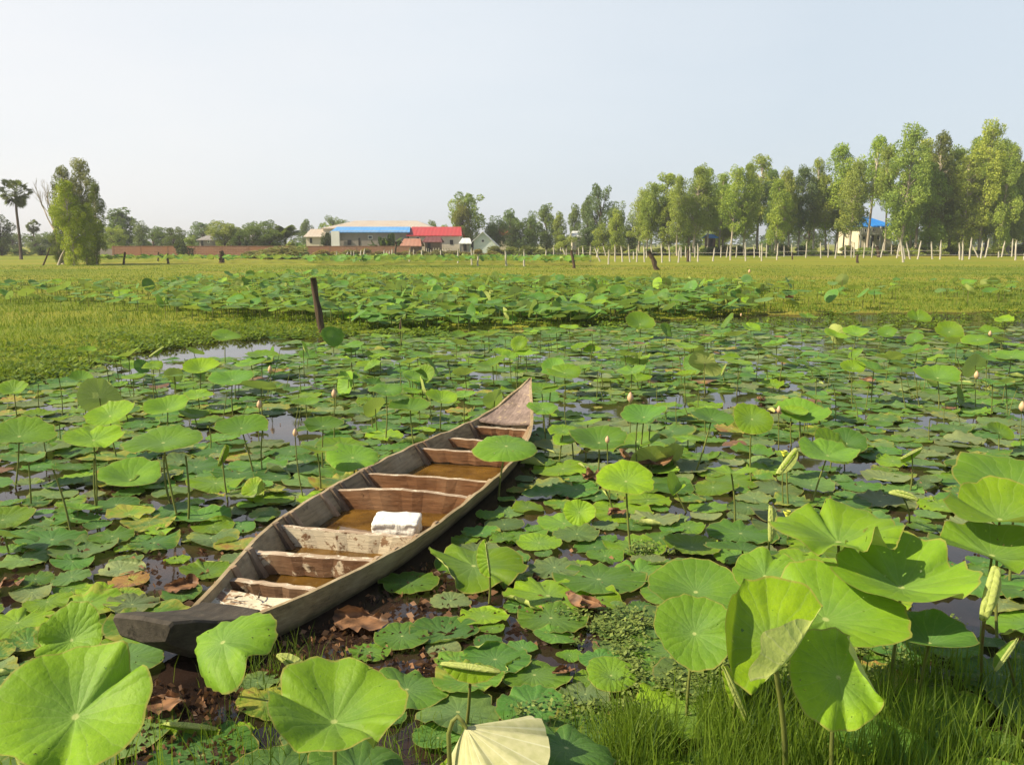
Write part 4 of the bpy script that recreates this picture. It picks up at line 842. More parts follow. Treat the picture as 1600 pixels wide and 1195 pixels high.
# floating litter in the shadow of the boat and on the mud
m = MB()
def litter(px0, px1, py0, py1, n, L0=.03, L1=.12):
    for _ in range(n):
        p = at(R_.uniform(px0, px1), R_.uniform(py0, py1), 0)
        if in_boat(p.x, p.y, .02): continue
        a = R_.uniform(0, 6.28); L_ = R_.uniform(L0, L1) * .6; d = Vector((math.cos(a), math.sin(a), 0)) * L_; s = Vector((-d.y, d.x, 0)) * R_.uniform(.05, .16); z = R_.uniform(.004, .02)
        m.add([p + Vector((0, 0, z)), p + d * .5 + s + Vector((0, 0, z + .015)), p + d + Vector((0, 0, z)), p + d * .5 - s + Vector((0, 0, .002))], [(0, 3, 2), (0, 2, 1)])
litter(380, 700, 880, 1060, 800, .02, .10); litter(130, 380, 1040, 1195, 500, .02, .08); litter(700, 960, 900, 1010, 160); litter(200, 420, 850, 960, 140); litter(0, 1600, 620, 900, 700, .02, .08)
me = m.mesh('floating_litter', M['dead']); a = me.attributes.new('var', 'FLOAT', 'POINT'); a.data.foreach_set('value', np.repeat(rng.uniform(0, 1, len(me.vertices) // 4) ** 2, 4)[:len(me.vertices)].astype(np.float32))
tag(link('floating_litter', me), 'brown scraps of rotten leaf floating between the pads', 'litter', kind='stuff')

# ------------------------------------------------------------------ grass and weeds (uncountable)
def blades(B, h, wd, lean, var, levels=3):
    n = len(B); a = rng.uniform(0, 2 * np.pi, n); la = rng.uniform(0, 2 * np.pi, n); dx, dy = np.cos(a) * wd, np.sin(a) * wd; lx, ly = np.cos(la) * lean, np.sin(la) * lean
    V = np.zeros((n, 5, 3))
    for k, (t, s) in enumerate(((0, 1), (.5, .8))):
        cx = B[:, 0] + lx * t * t; cy = B[:, 1] + ly * t * t; cz = B[:, 2] + h * t
        V[:, 2 * k] = np.stack([cx - dx * s, cy - dy * s, cz], 1); V[:, 2 * k + 1] = np.stack([cx + dx * s, cy + dy * s, cz], 1)
    V[:, 4] = np.stack([B[:, 0] + lx, B[:, 1] + ly, B[:, 2] + h * .96], 1)
    b = (np.arange(n) * 5)[:, None]; T = np.concatenate([b + np.array([[0, 1, 3]]), b + np.array([[0, 3, 2]]), b + np.array([[2, 3, 4]])])
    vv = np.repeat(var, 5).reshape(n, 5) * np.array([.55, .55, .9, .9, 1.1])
    return V.reshape(-1, 3), T, vv.ravel()
def grass(name, pts, h, wd, lean, mat, label, var=None, cat='grass'):
    pts = np.asarray(pts); n = len(pts); var = np.clip(rng.normal(.5, .25, n), 0, 1) if var is None else var
    V, T, vv = blades(pts, h, wd, lean, var); me = npmesh(name, V, T, mat, False, {'var': ('FLOAT', vv)})
    return tag(link(name, me), label, cat, kind='stuff')
# near grass: bottom right and bottom centre
pts = []
def npts(cnt, fn):
    out_ = []
    while len(out_) < cnt:
        k = fn()
        if k: out_.append(k)
    return out_
def near_pt():
    t = R_.random()
    if t < .62: px = R_.uniform(1090, 1680); py = R_.uniform(1085, 1400)
    elif t < .80: px = R_.gauss(985, 38); py = R_.gauss(1200, 30)
    elif t < .88: px = R_.uniform(1390, 1640); py = R_.uniform(1050, 1110)
    else: px = R_.uniform(-50, 1100); py = R_.uniform(1200, 1500)
    p = at(px, py, 0)
    if vn(np.array(p.x), np.array(p.y), 5., 1.) < .0 and R_.random() < .8: return None
    return (p.x, p.y, -.02)
pp = np.array(npts(9000, near_pt)); n = len(pp)
hh = .09 + .30 * rng.uniform(0, 1, n) ** 1.5 * (1 + .35 * vn(pp[:, 0], pp[:, 1], 3., 2.))
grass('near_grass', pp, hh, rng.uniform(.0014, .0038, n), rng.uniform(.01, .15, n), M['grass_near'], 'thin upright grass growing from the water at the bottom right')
# sparse stalks in the dark beside the boat
pp = np.array([tuple(at(R_.gauss(430, 60), R_.gauss(1050, 22), 0)) for _ in range(260)] + [tuple(at(R_.uniform(230, 960), R_.uniform(1130, 1195), 0)) for _ in range(420)]); n = len(pp)
grass('sprouts', pp, rng.uniform(.05, .16, n), rng.uniform(.0012, .0022, n), rng.uniform(.01, .09, n), M['grass_near'], 'sparse thin sprouts in the dark water beside the end of the boat')
# marsh grass on the far bank
m_pts = []
NB = 130000
yy = rng.uniform(0, 1, NB * 3); Yb = 12 + (yy ** 1.6) * 62; Xb = rng.uniform(-.68, .68, NB * 3) * (Yb + 1); d = sdist(Xb, Yb) + .22 * vn(Xb, Yb, 2.3, 1.)
ok = (d > -.15) & (rng.uniform(0, 1, len(d)) < np.clip(.75 + .4 * vn(Xb, Yb, .9, 2.), .15, 1)); Xb, Yb, d = Xb[ok][:NB], Yb[ok][:NB], d[ok][:NB]; n = len(Xb)
hb = .8 * (.05 + .15 * rng.uniform(0, 1, n) ** 2) * (1 + .6 * np.clip(vn(Xb, Yb, .6, 4.), 0, 1)) * np.clip(1.15 - (Yb - 26) / 40, .45, 1)
vb = np.clip(.5 + .36 * vn(Xb, Yb, .33, 1.) + .2 * vn(Xb, Yb, 1.7, 5.) + rng.normal(0, .16, n), 0, 1)
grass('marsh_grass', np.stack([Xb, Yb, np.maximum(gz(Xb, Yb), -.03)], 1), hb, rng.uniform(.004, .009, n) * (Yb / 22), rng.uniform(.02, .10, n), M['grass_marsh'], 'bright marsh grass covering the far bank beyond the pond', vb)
# leafy water weeds
def leaflets(centers, n, spread, size, h):
    V = []; T = []; vr = []
    for (x, y, z) in centers:
        for _ in range(n):
            a, b = rng.uniform(0, 6.28, 2); r = abs(rng.normal(0, spread)); p = np.array([x + r * math.cos(a), y + r * math.sin(a), z + rng.uniform(0, h)]); s = size * rng.uniform(.6, 1.3)
            u = np.array([math.cos(b), math.sin(b), rng.uniform(-.3, .8)]) * s; w_ = np.array([-math.sin(b), math.cos(b), rng.uniform(-.4, .4)]) * s * .38; k = len(V)
            V += [p, p + u * .5 + w_, p + u, p + u * .5 - w_]; T.append((k, k + 1, k + 2, k + 3)); vr += [rng.uniform(0, 1)] * 4
    return np.array(V), np.array(T), np.array(vr)
cs = [tuple(at(R_.gauss(cx, sx), R_.gauss(cy, sy), .0)) for (cx, cy, sx, sy, k) in [(955, 985, 28, 14, 40), (985, 1035, 14, 30, 30), (1090, 1075, 50, 18, 60), (1170, 1050, 40, 14, 36), (900, 1120, 60, 10, 24), (1190, 1090, 40, 16, 30), (1400, 1000, 60, 16, 30), (555, 790, 10, 4, 0), (1390, 1060, 60, 20, 24), (540, 860, 1, 1, 0), (1010, 862, 14, 4, 10)] for _ in range(k)]
V, T, vr = leaflets(cs, 34, .035, .020, .05)
tag(link('water_weed', npmesh('water_weed', V, T, M['weed'], False, {'var': ('FLOAT', vr)})), 'clumps of small leaved water weed among the near right pads', 'water weed', kind='stuff')
cs = []
for _ in range(560):
    px = R_.uniform(-40, 700); by = float(np.interp(px, [q_[0] for q_ in far_bank], [q_[1] for q_ in far_bank])); p = at(px, by - R_.uniform(-14, 60) * (.3 + .7 * R_.random()) * (1.1 if px < 200 else .6), 0.01); cs.append(tuple(p))
for _ in range(200): cs.append(tuple(at(R_.uniform(700, 1640), R_.uniform(484, 514), .01)))
V, T, vr = leaflets(cs, 34, .16, .07, .09)
tag(link('bank_weed', npmesh('bank_weed', V, T, M['grass_marsh'], False, {'var': ('FLOAT', vr)})), 'low leafy weeds fringing the far waterline', 'weeds', kind='stuff')

# ------------------------------------------------------------------ far lotus patches
far_bulk = Bulk(); cand = []
def patch_density(px, py):
    if not (424 < py < 522): return 0
    top = np.interp(px, [0, 300, 420, 1150, 1600], [438, 432, 424, 436, 436]); bot = np.interp(px, [0, 150, 300, 420, 520, 620, 900, 1130, 1250, 1400, 1600], [462, 470, 482, 484, 488, 512, 520, 505, 500, 462, 458])
    if py < top or py > bot: return 0
    if px > 1180: return .13 if py < 470 else .04
    if px < 260: return .24
    return 1. if px > 380 else .7
for _ in range(14000):
    py = R_.uniform(420, 522); px = R_.uniform(-60, 1660); pyd = 380 + (py - 380)
    if R_.random() > patch_density(px, py) * (.55 + .45 * (1 - (py - 424) / 98)): continue
    hgt = R_.uniform(.12, .62 - .36 * (py - 424) / 98) if px > 380 else R_.uniform(.15, .4)
    dd = .5 if px > 380 else .3
    g = at(px, py + dd * 1358 / 28, 0) if False else at(px, py, hgt)
    cand.append((g.x, g.y, hgt))
cand = [c for c in cand if sdist(np.array([c[0]]), np.array([c[1]]))[0] > .1]
kept = []; cells = {}
for c in cand:
    k = (int(c[0] // .5), int(c[1] // .5)); near_ = False
    for a in (-1, 0, 1):
        for b in (-1, 0, 1):
            for q_ in cells.get((k[0] + a, k[1] + b), ()):
                if (q_[0] - c[0]) ** 2 + (q_[1] - c[1]) ** 2 + 2 * (q_[2] - c[2]) ** 2 < .215 ** 2: near_ = True
    if near_: continue
    cells.setdefault(k, []).append(c); kept.append(c)
kept.sort(key=lambda c: c[1]); nind = max(0, 300 - n_raised); kk = 0
for c in kept:
    R = R_.uniform(.13, .26); hue = R_.choice((-.3, -.1, .05, .15, .25, .35, .5, .8)); tl = abs(R_.gauss(0, 17)); az = R_.uniform(-180, 180); dec = .35 if R_.random() < .05 else 0
    kw = dict(cup=R_.uniform(.1, .35), wave=R_.uniform(.05, .12), ruffle=.015, droop=R_.uniform(0, .2), rings=5, seg=18)
    if R_.random() < .06: tl = R_.uniform(50, 80)
    if kk < nind:
        V, Fc, lp = leaf_arrays(R, rng, **kw); mm_, n = rot_to(math.radians(tl), az, 0); b1 = Bulk(); b1.add(V @ np.array(mm_).T + np.array([0, 0, c[2]]), Fc, lp, hue, dec); b1.stem((0, 0, 0), (0, 0, c[2]), .01)
        px, py = pix(*c); cc = 'yellow-green' if hue > .6 else ('dark green' if hue < .2 else 'mid green'); hh_ = 'left' if px < 520 else ('central' if px < 1000 else 'right')
        o_ = tag(link('lotus_leaf', b1.mesh('lotus_leaf'), None, (c[0], c[1], 0)), f'{cc} lotus leaf at the front of the {hh_} part of the bank patch', 'lotus leaf', 'lotus leaves of the patch on the far bank'); kk += 1; auto(o_, px, py, f'{cc} leaf in the bank patch')
    else:
        V, Fc, lp = leaf_arrays(R, rng, **kw); mm_, n = rot_to(math.radians(tl), az, 0); far_bulk.add(V @ np.array(mm_).T + np.array(c), Fc, lp, hue, dec); far_bulk.stem((c[0], c[1], 0), (c[0], c[1], c[2]), .01)
tag(link('lotus_patch', far_bulk.mesh('lotus_patch')), 'dense patch of lotus leaves farther back on the green bank', 'lotus patch', kind='stuff')
fb = Bulk()
for _ in range(2200):
    px = R_.uniform(150, 920); p = at(px, R_.uniform(400.5, 405.5) if px > 480 else R_.uniform(400.5, 403), R_.uniform(.1, .7))
    if px < 480 and R_.random() < .6: continue
    V, Fc, lp = leaf_arrays(R_.uniform(.22, .4), rng, rings=3, seg=8, cup=.2, wave=.1); mm_, n = rot_to(abs(R_.gauss(0, .5)), R_.uniform(-180, 180), 0); fb.add(V @ np.array(mm_).T + np.array(p), Fc, lp, R_.uniform(0, .5), 0)
tag(link('distant_lotus_field', fb.mesh('distant_lotus_field')), 'distant band of lotus leaves behind the pale fence posts', 'lotus field', kind='stuff')
print('raised', n_raised, 'patch', len(kept), kk)

# ------------------------------------------------------------------ posts
POSTS = []
def P4(ox, oy, s, L):
    for (xt, yt, xb, yb, *k) in L: POSTS.append((ox + xt * s, oy + yt * s, ox + xb * s, oy + yb * s, k[0] if k else 0))
P4(1200, 180, .25, [(25, 775, 22, 880), (66, 800, 55, 905), (100, 815, 100, 885), (148, 800, 150, 882), (190, 810, 190, 880), (244, 788, 236, 892), (283, 780, 283, 880), (330, 790, 330, 895), (375, 795, 375, 890), (437, 790, 420, 895), (483, 810, 483, 890), (523, 790, 520, 890), (537, 795, 537, 890), (603, 790, 597, 892), (655, 790, 648, 890), (668, 800, 700, 885), (730, 790, 705, 890), (770, 800, 772, 880), (825, 795, 805, 893), (825, 765, 845, 920), (865, 790, 888, 900), (846, 815, 855, 900), (960, 785, 935, 900), (1020, 790, 1027, 900), (1080, 780, 1075, 902), (1215, 785, 1215, 905), (1203, 795, 1198, 902), (1275, 765, 1258, 900), (1345, 785, 1330, 895), (1385, 770, 1357, 890), (1280, 812, 1313, 890), (1478, 785, 1460, 887), (1530, 770, 1523, 885), (1555, 780, 1545, 907), (1600, 860, 1600, 905), (1440, 850, 1440, 890)])
P4(800, 230, .25, [(75, 640, 77, 745), (130, 625, 130, 675), (47, 630, 47, 675), (200, 622, 215, 660), (213, 640, 214, 712), (260, 618, 260, 712), (315, 625, 342, 706), (370, 618, 385, 680), (440, 615, 450, 710), (492, 612, 488, 712), (515, 620, 550, 715), (570, 615, 586, 680), (605, 640, 603, 732), (643, 608, 645, 717), (683, 615, 690, 718), (727, 608, 737, 718), (782, 615, 780, 718), (823, 610, 828, 718), (870, 612, 875, 700), (937, 600, 937, 722), (983, 610, 987, 715), (1047, 612, 1040, 722), (1058, 618, 1058, 690), (1087, 615, 1085, 690), (1113, 615, 1113, 715), (1144, 618, 1142, 690), (1163, 600, 1162, 716), (1268, 630, 1256, 714), (1305, 615, 1305, 690), (1348, 615, 1340, 690), (1367, 605, 1365, 706), (1403, 610, 1400, 690), (1460, 595, 1460, 712), (1515, 615, 1514, 690), (1550, 605, 1548, 690), (1562, 600, 1560, 712), (1592, 600, 1590, 690), (840, 640, 842, 690), (760, 650, 760, 700), (540, 630, 530, 690), (416, 625, 418, 690), (340, 630, 340, 680), (305, 625, 305, 680)])
P4(400, 280, .25, [(505, 450, 505, 497), (572, 452, 566, 495), (595, 448, 595, 494), (613, 448, 613, 494), (657, 443, 650, 510), (680, 432, 668, 510), (678, 445, 678, 500), (803, 440, 795, 493), (820, 448, 812, 498), (833, 446, 833, 500), (850, 436, 850, 500), (942, 440, 944, 478), (960, 432, 960, 515), (985, 436, 985, 490), (1035, 436, 1035, 505), (1066, 430, 1068, 480), (1078, 432, 1078, 480), (1092, 440, 1096, 482), (1110, 430, 1108, 482), (1125, 430, 1125, 480), (1143, 428, 1143, 480), (1153, 440, 1157, 492), (1170, 430, 1172, 480), (1187, 432, 1187, 480), (1206, 434, 1204, 480), (1221, 432, 1220, 478), (1263, 436, 1262, 525), (1348, 428, 1348, 536), (1362, 435, 1362, 490), (1387, 475, 1386, 541), (1460, 430, 1460, 476), (1508, 430, 1508, 478), (1557, 436, 1566, 542)])
DARK = [(488, 434, 503, 518, 'thick dark leaning post at the water edge left of centre', .075), (627, 497, 625, 520, 'short thin dark stake at the far water edge', .02), (1014, 392, 1027, 422, 'dark leaning post in front of the pale fence', .17), (893, 391, 897, 419, 'dark post leaning beside the pale fence, left of the thickest', .11), (1075, 389, 1075, 409, 'short black post in the pale fence right of the leaning one', .14), (619, 378, 617, 407, 'black post near the rusty shed', .12), (344, 393, 346, 411, 'split dark stump standing in the left field', .28),
        (194, 394, 193, 413, 'dark stick post nearest the vine covered tree', .10), (247, 394, 247, 408, 'thin dark post in front of the brick wall, left of the round bush', .08), (262, 396, 263, 412, 'thicker dark post in front of the brick wall, left of the round bush', .10), (1340, 398, 1340, 411, 'short black stake below the blue roofed house', .13), (1371, 385, 1373, 402, 'charred stump under the blue roofed house', .25), (901, 390, 903, 407, 'slanting dark stick behind the dark leaning post', .09), (1238, 395, 1238, 406, 'dark stub in the right fence', .08)]
def post(xt, yt, xb, yb, mat, rad, label, group, bot=-.08):
    b = at(xb, yb, .05); t = at_depth(xt, yt, b.y); t.y += R_.uniform(-.2, .2) if b.y > 40 else 0; d = t - b; m = MB()
    pts = [Vector((0, 0, -.2))] + [d * (k / 5) + Vector((R_.uniform(-1, 1), 0, 0)) * rad * .35 for k in range(6)]
    pts[1] = Vector((0, 0, 0)); m.tube(pts, [rad * R_.uniform(.85, 1.1) * f for f in (1.1, 1.1, 1, 1, .95, .95, .8)], 7)
    tag(m.build('fence_post', mat, None, True, b), label, 'post', group); return b + d
POSTS.sort(key=lambda p: p[2])
for i, (xt, yt, xb, yb, k) in enumerate(POSTS):
    thick = 'stout' if (xb > 1400 and i % 2 == 0) else 'slim'
    post(xt, yt, xb, yb, M['post_pale'], .10 if xb > 1380 else .08, f'{"leaning" if abs(xt - xb) > 2.5 else "upright"} pale fence post, {ordw(i + 1)} from the left in the long fence', 'pale posts of the long fence')
for (xt, yt, xb, yb, lab, rad) in DARK: post(xt, yt, xb, yb, M['post_dark'], rad, lab, None)
for (y0, y1, xa, xb_, lab) in [(393, 392, 1205, 1470, 'upper wire strung along the right fence'), (400, 398, 1205, 1600, 'lower wire strung along the right fence'), (404, 403, 1030, 1220, 'low wire along the middle of the pale fence'), (396, 395, 860, 1200, 'upper wire along the middle of the pale fence'), (400, 399, 620, 900, 'thin wire along the left part of the pale fence')]:
    m = MB(); pts = []
    for k in range(13): x = xa + (xb_ - xa) * k / 12; p = at_depth(x, y0 + (y1 - y0) * k / 12 + .5 * math.sin(k * 2.1), 112); pts.append(p)
    m.tube(pts, .022, 5); tag(m.build('fence_wire', M['post_pale'], None, True), lab, 'wire', 'wires of the fence')

# ------------------------------------------------------------------ trees
def crown_mesh(clumps, n, size, droop, seed, asp=.42):
    rg = np.random.default_rng(seed); w = np.array([c[3] ** 2 for c in clumps]); w = w / w.sum(); ci = rg.choice(len(clumps), n, p=w); cl = np.array([(c[0], c[1], c[2], c[3], c[4]) for c in clumps])[ci]
    d = rg.normal(0, 1, (n, 3)); d /= np.linalg.norm(d, axis=1)[:, None]; rr = rg.uniform(.45, 1.05, n) ** .6
    c = cl[:, :3] + d * (cl[:, 3] * rr)[:, None] * np.array([1, 1, 1]) * np.stack([np.ones(n), np.ones(n), cl[:, 4]], 1)
    c += rg.normal(0, .04, (n, 3)) * cl[:, 3][:, None]
    a = rg.uniform(0, 2 * np.pi, n); u = np.stack([np.cos(a), np.sin(a), -droop * rg.uniform(.2, 1.6, n) + rg.normal(0, .3, n)], 1); u /= np.linalg.norm(u, axis=1)[:, None]
    v = np.cross(u, rg.normal(0, 1, (n, 3))); v /= np.linalg.norm(v, axis=1)[:, None]; s = size * rg.uniform(.55, 1.3, n)[:, None]
    V = np.stack([c - u * s, c + v * s * asp, c + u * s, c - v * s * asp], 1).reshape(-1, 3); Q = np.arange(4 * n).reshape(n, 4)
    cv = rg.uniform(0, 1, len(clumps))[ci]; var = np.repeat(np.clip(.5 * cv + .5 * rg.uniform(0, 1, n), 0, 1), 4)
    return npmesh('crown', V, Q, M['foliage'], False, {'var': ('FLOAT', var)})
def euc(seed, low=.3, dense=1.):
    """10 m tall, about 2.6 m wide"""
    r = random.Random(seed); cl = []; m = MB(); ax = [Vector((0, 0, -.3))]; bx, by = r.uniform(-.5, .5), r.uniform(-.5, .5)
    for k in range(1, 9): t = k / 8; ax.append(Vector((bx * t + .12 * math.sin(3 * t + seed), by * t, 9.4 * t)))
    m.tube(ax, [.11, .10, .09, .08, .07, .055, .04, .03, .02], 6)
    def P(t): f = t * 8; i = min(int(f), 7); return ax[i].lerp(ax[i + 1], f - i)
    n = int(64 * dense)
    for k in range(n):
        t = low + (1 - low) * (k + r.random()) / n; w = 1.35 * math.sin(min(1, (1.04 - t) * 2.3 / (1 - low * .4)) * math.pi / 2) * (1 if t > low + .2 else .75); a = r.uniform(0, 6.28); rad = w * r.uniform(.25, 1)
        b = P(min(t - .06, .97)); c = b + Vector((math.cos(a) * rad, math.sin(a) * rad, .6 + r.uniform(-.2, .5)))
        if t > .9: c = P(.97) + Vector((r.uniform(-.4, .4), r.uniform(-.4, .4), r.uniform(-.2, .5)))
        cl.append((c.x, c.y, c.z, r.uniform(.24, .56) * (.8 if t > .85 else 1), r.uniform(1.1, 2.2))); m.tube([b, b.lerp(c, .5) + Vector((0, 0, .15)), c], [.035, .025, .01], 4)
    return m.mesh('trunk', M['bark_pale'], True), crown_mesh(cl, int(12500 * dense), .095, 1.3, seed, .34)
def broad(seed, asp=1., size=.17, n=8500):
    """10 m tall, about 8*asp wide"""
    r = random.Random(seed); cl = []; m = MB(); m.tube([(0, 0, -.3), (.1, 0, 1.5), (-.1, .1, 3.6), (.1, 0, 6.5)], [.28, .24, .18, .08], 7)
    for k in range(30):
        a = r.uniform(0, 6.28); z = r.uniform(1.2, 9.0); w = 3.6 * asp * math.sin(math.pi * min(.97, (z - .2) / 10.2)) ** .6; rad = w * r.uniform(.25, .95); c = Vector((math.cos(a) * rad, math.sin(a) * rad, z)); rc = r.uniform(.75, 1.35) * (.8 + .3 * asp) * (.8 if z > 7.5 else 1)
        cl.append((c.x, c.y, c.z, rc, r.uniform(.75, 1.))); m.tube([(0, 0, min(z * .6, 6)), (c.x * .6, c.y * .6, z * .85), tuple(c)], [.09, .06, .02], 4)
    return m.mesh('trunk', M['bark_dark'], True), crown_mesh(cl, n, size, .2, seed, .5)
def shrub(seed):
    r = random.Random(seed); cl = []; m = MB()
    for k in range(14):
        a = r.uniform(0, 6.28); rad = r.uniform(0, 3.4); z = r.uniform(1.5, 7.5) * (1 - rad / 6); c = Vector((math.cos(a) * rad, math.sin(a) * rad, z)); cl.append((c.x, c.y, c.z, r.uniform(1.2, 2.2), 1)); m.tube([(c.x * .2, c.y * .2, -.2), tuple(c * .6), tuple(c)], [.2, .14, .05], 4)
    return m.mesh('stem', M['bark_dark'], True), crown_mesh(cl, 1700, .5, .1, seed, .45)
EUC = [euc(s, lo, d) for s, lo, d in ((1, .32, 1), (2, .4, .85), (3, .22, 1.15), (4, .45, .8), (5, .28, 1.05), (6, .15, 1.25), (7, .5, .65), (8, .06, 1.3), (9, .12, 1.1), (10, .35, .95))]
BRD = [broad(s, a) for s, a in ((21, 1), (22, .8), (23, 1.2), (24, .6), (25, 1))]
SHR = [shrub(s) for s in (41, 42, 43, 44)]
YG = (.34, .43, .07, 1); MG = (.30, .38, .07, 1); DG = (.11, .17, .045, 1); OG = (.20, .22, .05, 1); DK = (.04, .06, .025, 1); BG_ = (.17, .25, .08, 1)
def tree(kit, px, top, wpx, depth, natw, label, name='eucalyptus_tree', col=YG, cat='tree', group=None, tint=.0, basey=None, parts=('trunk', 'crown'), deep=None):
    p = at_depth(px, 400, depth); p.z = .0; h = at_depth(px, top, depth).z; w = wpx * depth / F
    root = empty(name, p, R_.uniform(0, 6.28)); s = h / 10.; sw = w / natw
    k = R_.uniform(.85, 1.15); cc = (col[0] * k * R_.uniform(.9, 1.1), col[1] * k, col[2], 1)
    for nm, me in zip(parts, kit):
        o = link(nm, me, root); o.scale = (sw, sw, s); o.color = cc
    tag(root, label, cat, group); return root
ROW = [(999, 296, 30), (1018, 284, 24), (1036, 272, 38), (1058, 276, 28), (1085, 257, 38), (1104, 261, 26), (1121, 271, 28), (1141, 261, 34), (1162, 252, 26), (1184, 241, 40), (1200, 266, 22), (1221, 264, 30), (1246, 259, 32), (1271, 246, 26), (1305, 226, 42), (1328, 252, 36), (1354, 211, 40), (1380, 226, 30), (1405, 196, 46), (1432, 214, 46), (1458, 206, 36), (1481, 229, 44), (1502, 240, 40), (1528, 190, 44), (1552, 214, 38), (1575, 232, 36), (1538, 248, 40), (1570, 258, 44), (1500, 264, 48), (1597, 250, 36), (1452, 252, 44), (1420, 262, 40), (1292, 275, 36), (1318, 268, 28), (1160, 300, 30), (1075, 300, 34), (1046, 315, 30), (1618, 236, 40), (1010, 300, 26), (1130, 285, 30), (1210, 280, 28), (1232, 275, 28), (1468, 235, 40), (1516, 215, 36), (1560, 222, 36)]
ROW.sort()
for i, (x, t, w_) in enumerate(ROW):
    v = (8, 2, 5, 4, 9)[i % 5] if x > 1395 else (0, 4, 9, 1, 2, 0)[i % 6]
    if 1335 < x < 1400: v = 6
    c = YG if i % 3 else MG
    if x == 1458: c = OG
    if x in (1200, 1246, 1340): c = BG_
    dep = R_.uniform(127, 140)
    tree(EUC[v], x, t, w_ * 1.5, dep, 2.9, f'slender pale-trunked eucalyptus, {ordw(i + 1)} from the left in the right row', col=c, group='eucalyptus row on the right')
BT = [(3, 330, 46, 102, DK, 4, 'nearly black tree touching the left edge'), (55, 366, 34, 125, DG, 0, 'low dark tree just right of the sugar palm'), (22, 362, 40, 140, DG, 2, 'dim tree behind the foot of the sugar palm'), (84, 362, 40, 128, DG, 1, 'dim tree behind the leafless tree'), (165, 352, 40, 128, DG, 2, 'dark tree at the right foot of the vine covered tree'), (193, 320, 48, 126, DG, 3, 'tall domed dark tree above the left end of the brick wall'), (219, 342, 32, 124, BG_, 1, 'smaller tree right of the tall domed one'), (240, 350, 46, 132, DG, 4, 'wide dark tree between domed tree and round bush'), (262, 362, 38, 136, DK, 2, 'darkest low tree left of the round bush'),
      (320, 344, 44, 150, BG_, 0, 'blue-green tree behind the thatched hut'), (346, 340, 52, 150, MG, 4, 'round green tree right of the thatched hut'), (374, 352, 36, 150, DG, 2, 'low tree between two huts'), (395, 346, 44, 150, BG_, 1, 'round tree above the second hut'), (352, 345, 52, 108, MG, 4, 'green tree between the two huts, in front of them'), (398, 347, 48, 108, DG, 2, 'dark tree hiding the second hut'), (376, 358, 30, 107, DG, 0, 'low tree at the left of the second hut'), (300, 366, 20, 107, MG, 1, 'little tree left of the pointed hut'), (272, 352, 40, 112, DG, 0, 'leafy tree behind the round dark bush'), (180, 350, 40, 116, MG, 0, 'leafy tree above the left end of the wall'), (424, 356, 40, 108, DG, 3, 'dark tree at the left foot of the coconut palm'), (414, 341, 46, 140, DG, 0, 'broad dark tree left of the coconut palm'), (480, 339, 20, 165, BG_, 3, 'small round tree over the cream shed'), (527, 335, 46, 175, BG_, 2, 'tree showing over the left end of the warehouse roof'), (509, 345, 26, 170, MG, 0, 'low tree at the left corner of the warehouse'), (510, 362, 22, 118, DK, 1, 'small dark tree in front of the warehouse end wall'),
      (675, 341, 18, 170, BG_, 3, 'small tree behind the red roof'), (700, 347, 26, 160, MG, 4, 'tree peeping over the red roof ridge'), (733, 295, 62, 126, MG, 0, 'tall full tree right of the red roof'), (722, 308, 30, 124, OG, 3, 'left shoulder tree beside the tall full tree'), (762, 344, 32, 126, DG, 4, 'tree behind the white gabled shed'), (775, 334, 32, 130, DG, 1, 'dark tree right of the tall full tree'), (797, 322, 28, 134, BG_, 3, 'thin grey-green tree behind the second red roof'), (806, 346, 36, 122, DK, 2, 'dark low tree covering the second red roof'), (825, 338, 46, 122, DG, 0, 'dense dark tree left of the slim pair'), (832, 326, 26, 130, BG_, 1, 'grey-green tree behind the dense dark tree'),
      (854, 313, 30, 124, BG_, 3, 'slim tall tree with ragged top, left of the big one'), (873, 326, 20, 122, MG, 3, 'narrow green tree right of the slim ragged one'), (884, 366, 40, 116, MG, 2, 'low bright tree in front of the slim pair'), (897, 313, 20, 130, BG_, 3, 'thin isolated tree with light crown'), (938, 281, 46, 126, BG_, 0, 'big dark crowned tree left of the eucalyptus row'), (918, 300, 26, 128, BG_, 3, 'left flank tree of the big dark crowned one'), (966, 310, 30, 124, BG_, 1, 'right flank tree of the big dark crowned one'), (942, 345, 48, 116, MG, 4, 'bushy tree under the big dark crown'), (962, 322, 24, 110, YG, 3, 'yellow-green cone shaped tree left of the eucalyptus row'), (986, 338, 36, 120, DG, 1, 'dark tree between cone shaped tree and eucalyptus row'), (915, 352, 36, 118, DG, 2, 'low dark tree left of the bushy one'),
      (1120, 350, 60, 122, MG, 0, 'shaded tree behind the middle of the row'), (1212, 345, 52, 124, BG_, 4, 'dark tree behind the row left of the blue tarp gap'), (1262, 335, 52, 122, BG_, 2, 'dark tree behind the row left of the blue roof'), (1416, 330, 44, 122, DG, 1, 'dark tree just right of the blue roofed house'), (1500, 330, 70, 124, MG, 0, 'wide shaded tree behind the right end of the row'), (1575, 335, 60, 124, MG, 2, 'shaded tree behind the row at the right edge'), (1075, 335, 44, 118, DG, 4, 'dark tree low behind the left half of the row')]
for (x, t, w_, dep, c, v, lab) in BT:
    tree(BRD[v], x, t, w_ * 1.08, dep * 1.27, 8 * (1, .8, 1.2, .6, 1)[v], lab, 'broadleaf_tree', c, group='trees in the background')
SH = [(285, 357, 34, 121, DK, 'round dark bush standing in front of the brick wall'), (442, 373, 90, 103, (.30, .28, .10, 1), 'wide olive thicket in the middle of the left field'), (396, 386, 80, 107, (.28, .27, .09, 1), 'low grassy mound shrub left of the olive thicket'), (470, 374, 34, 126, MG, 'bright shrub behind the olive thicket'), (455, 370, 30, 135, MG, 'green shrub at the foot of the coconut palm')]
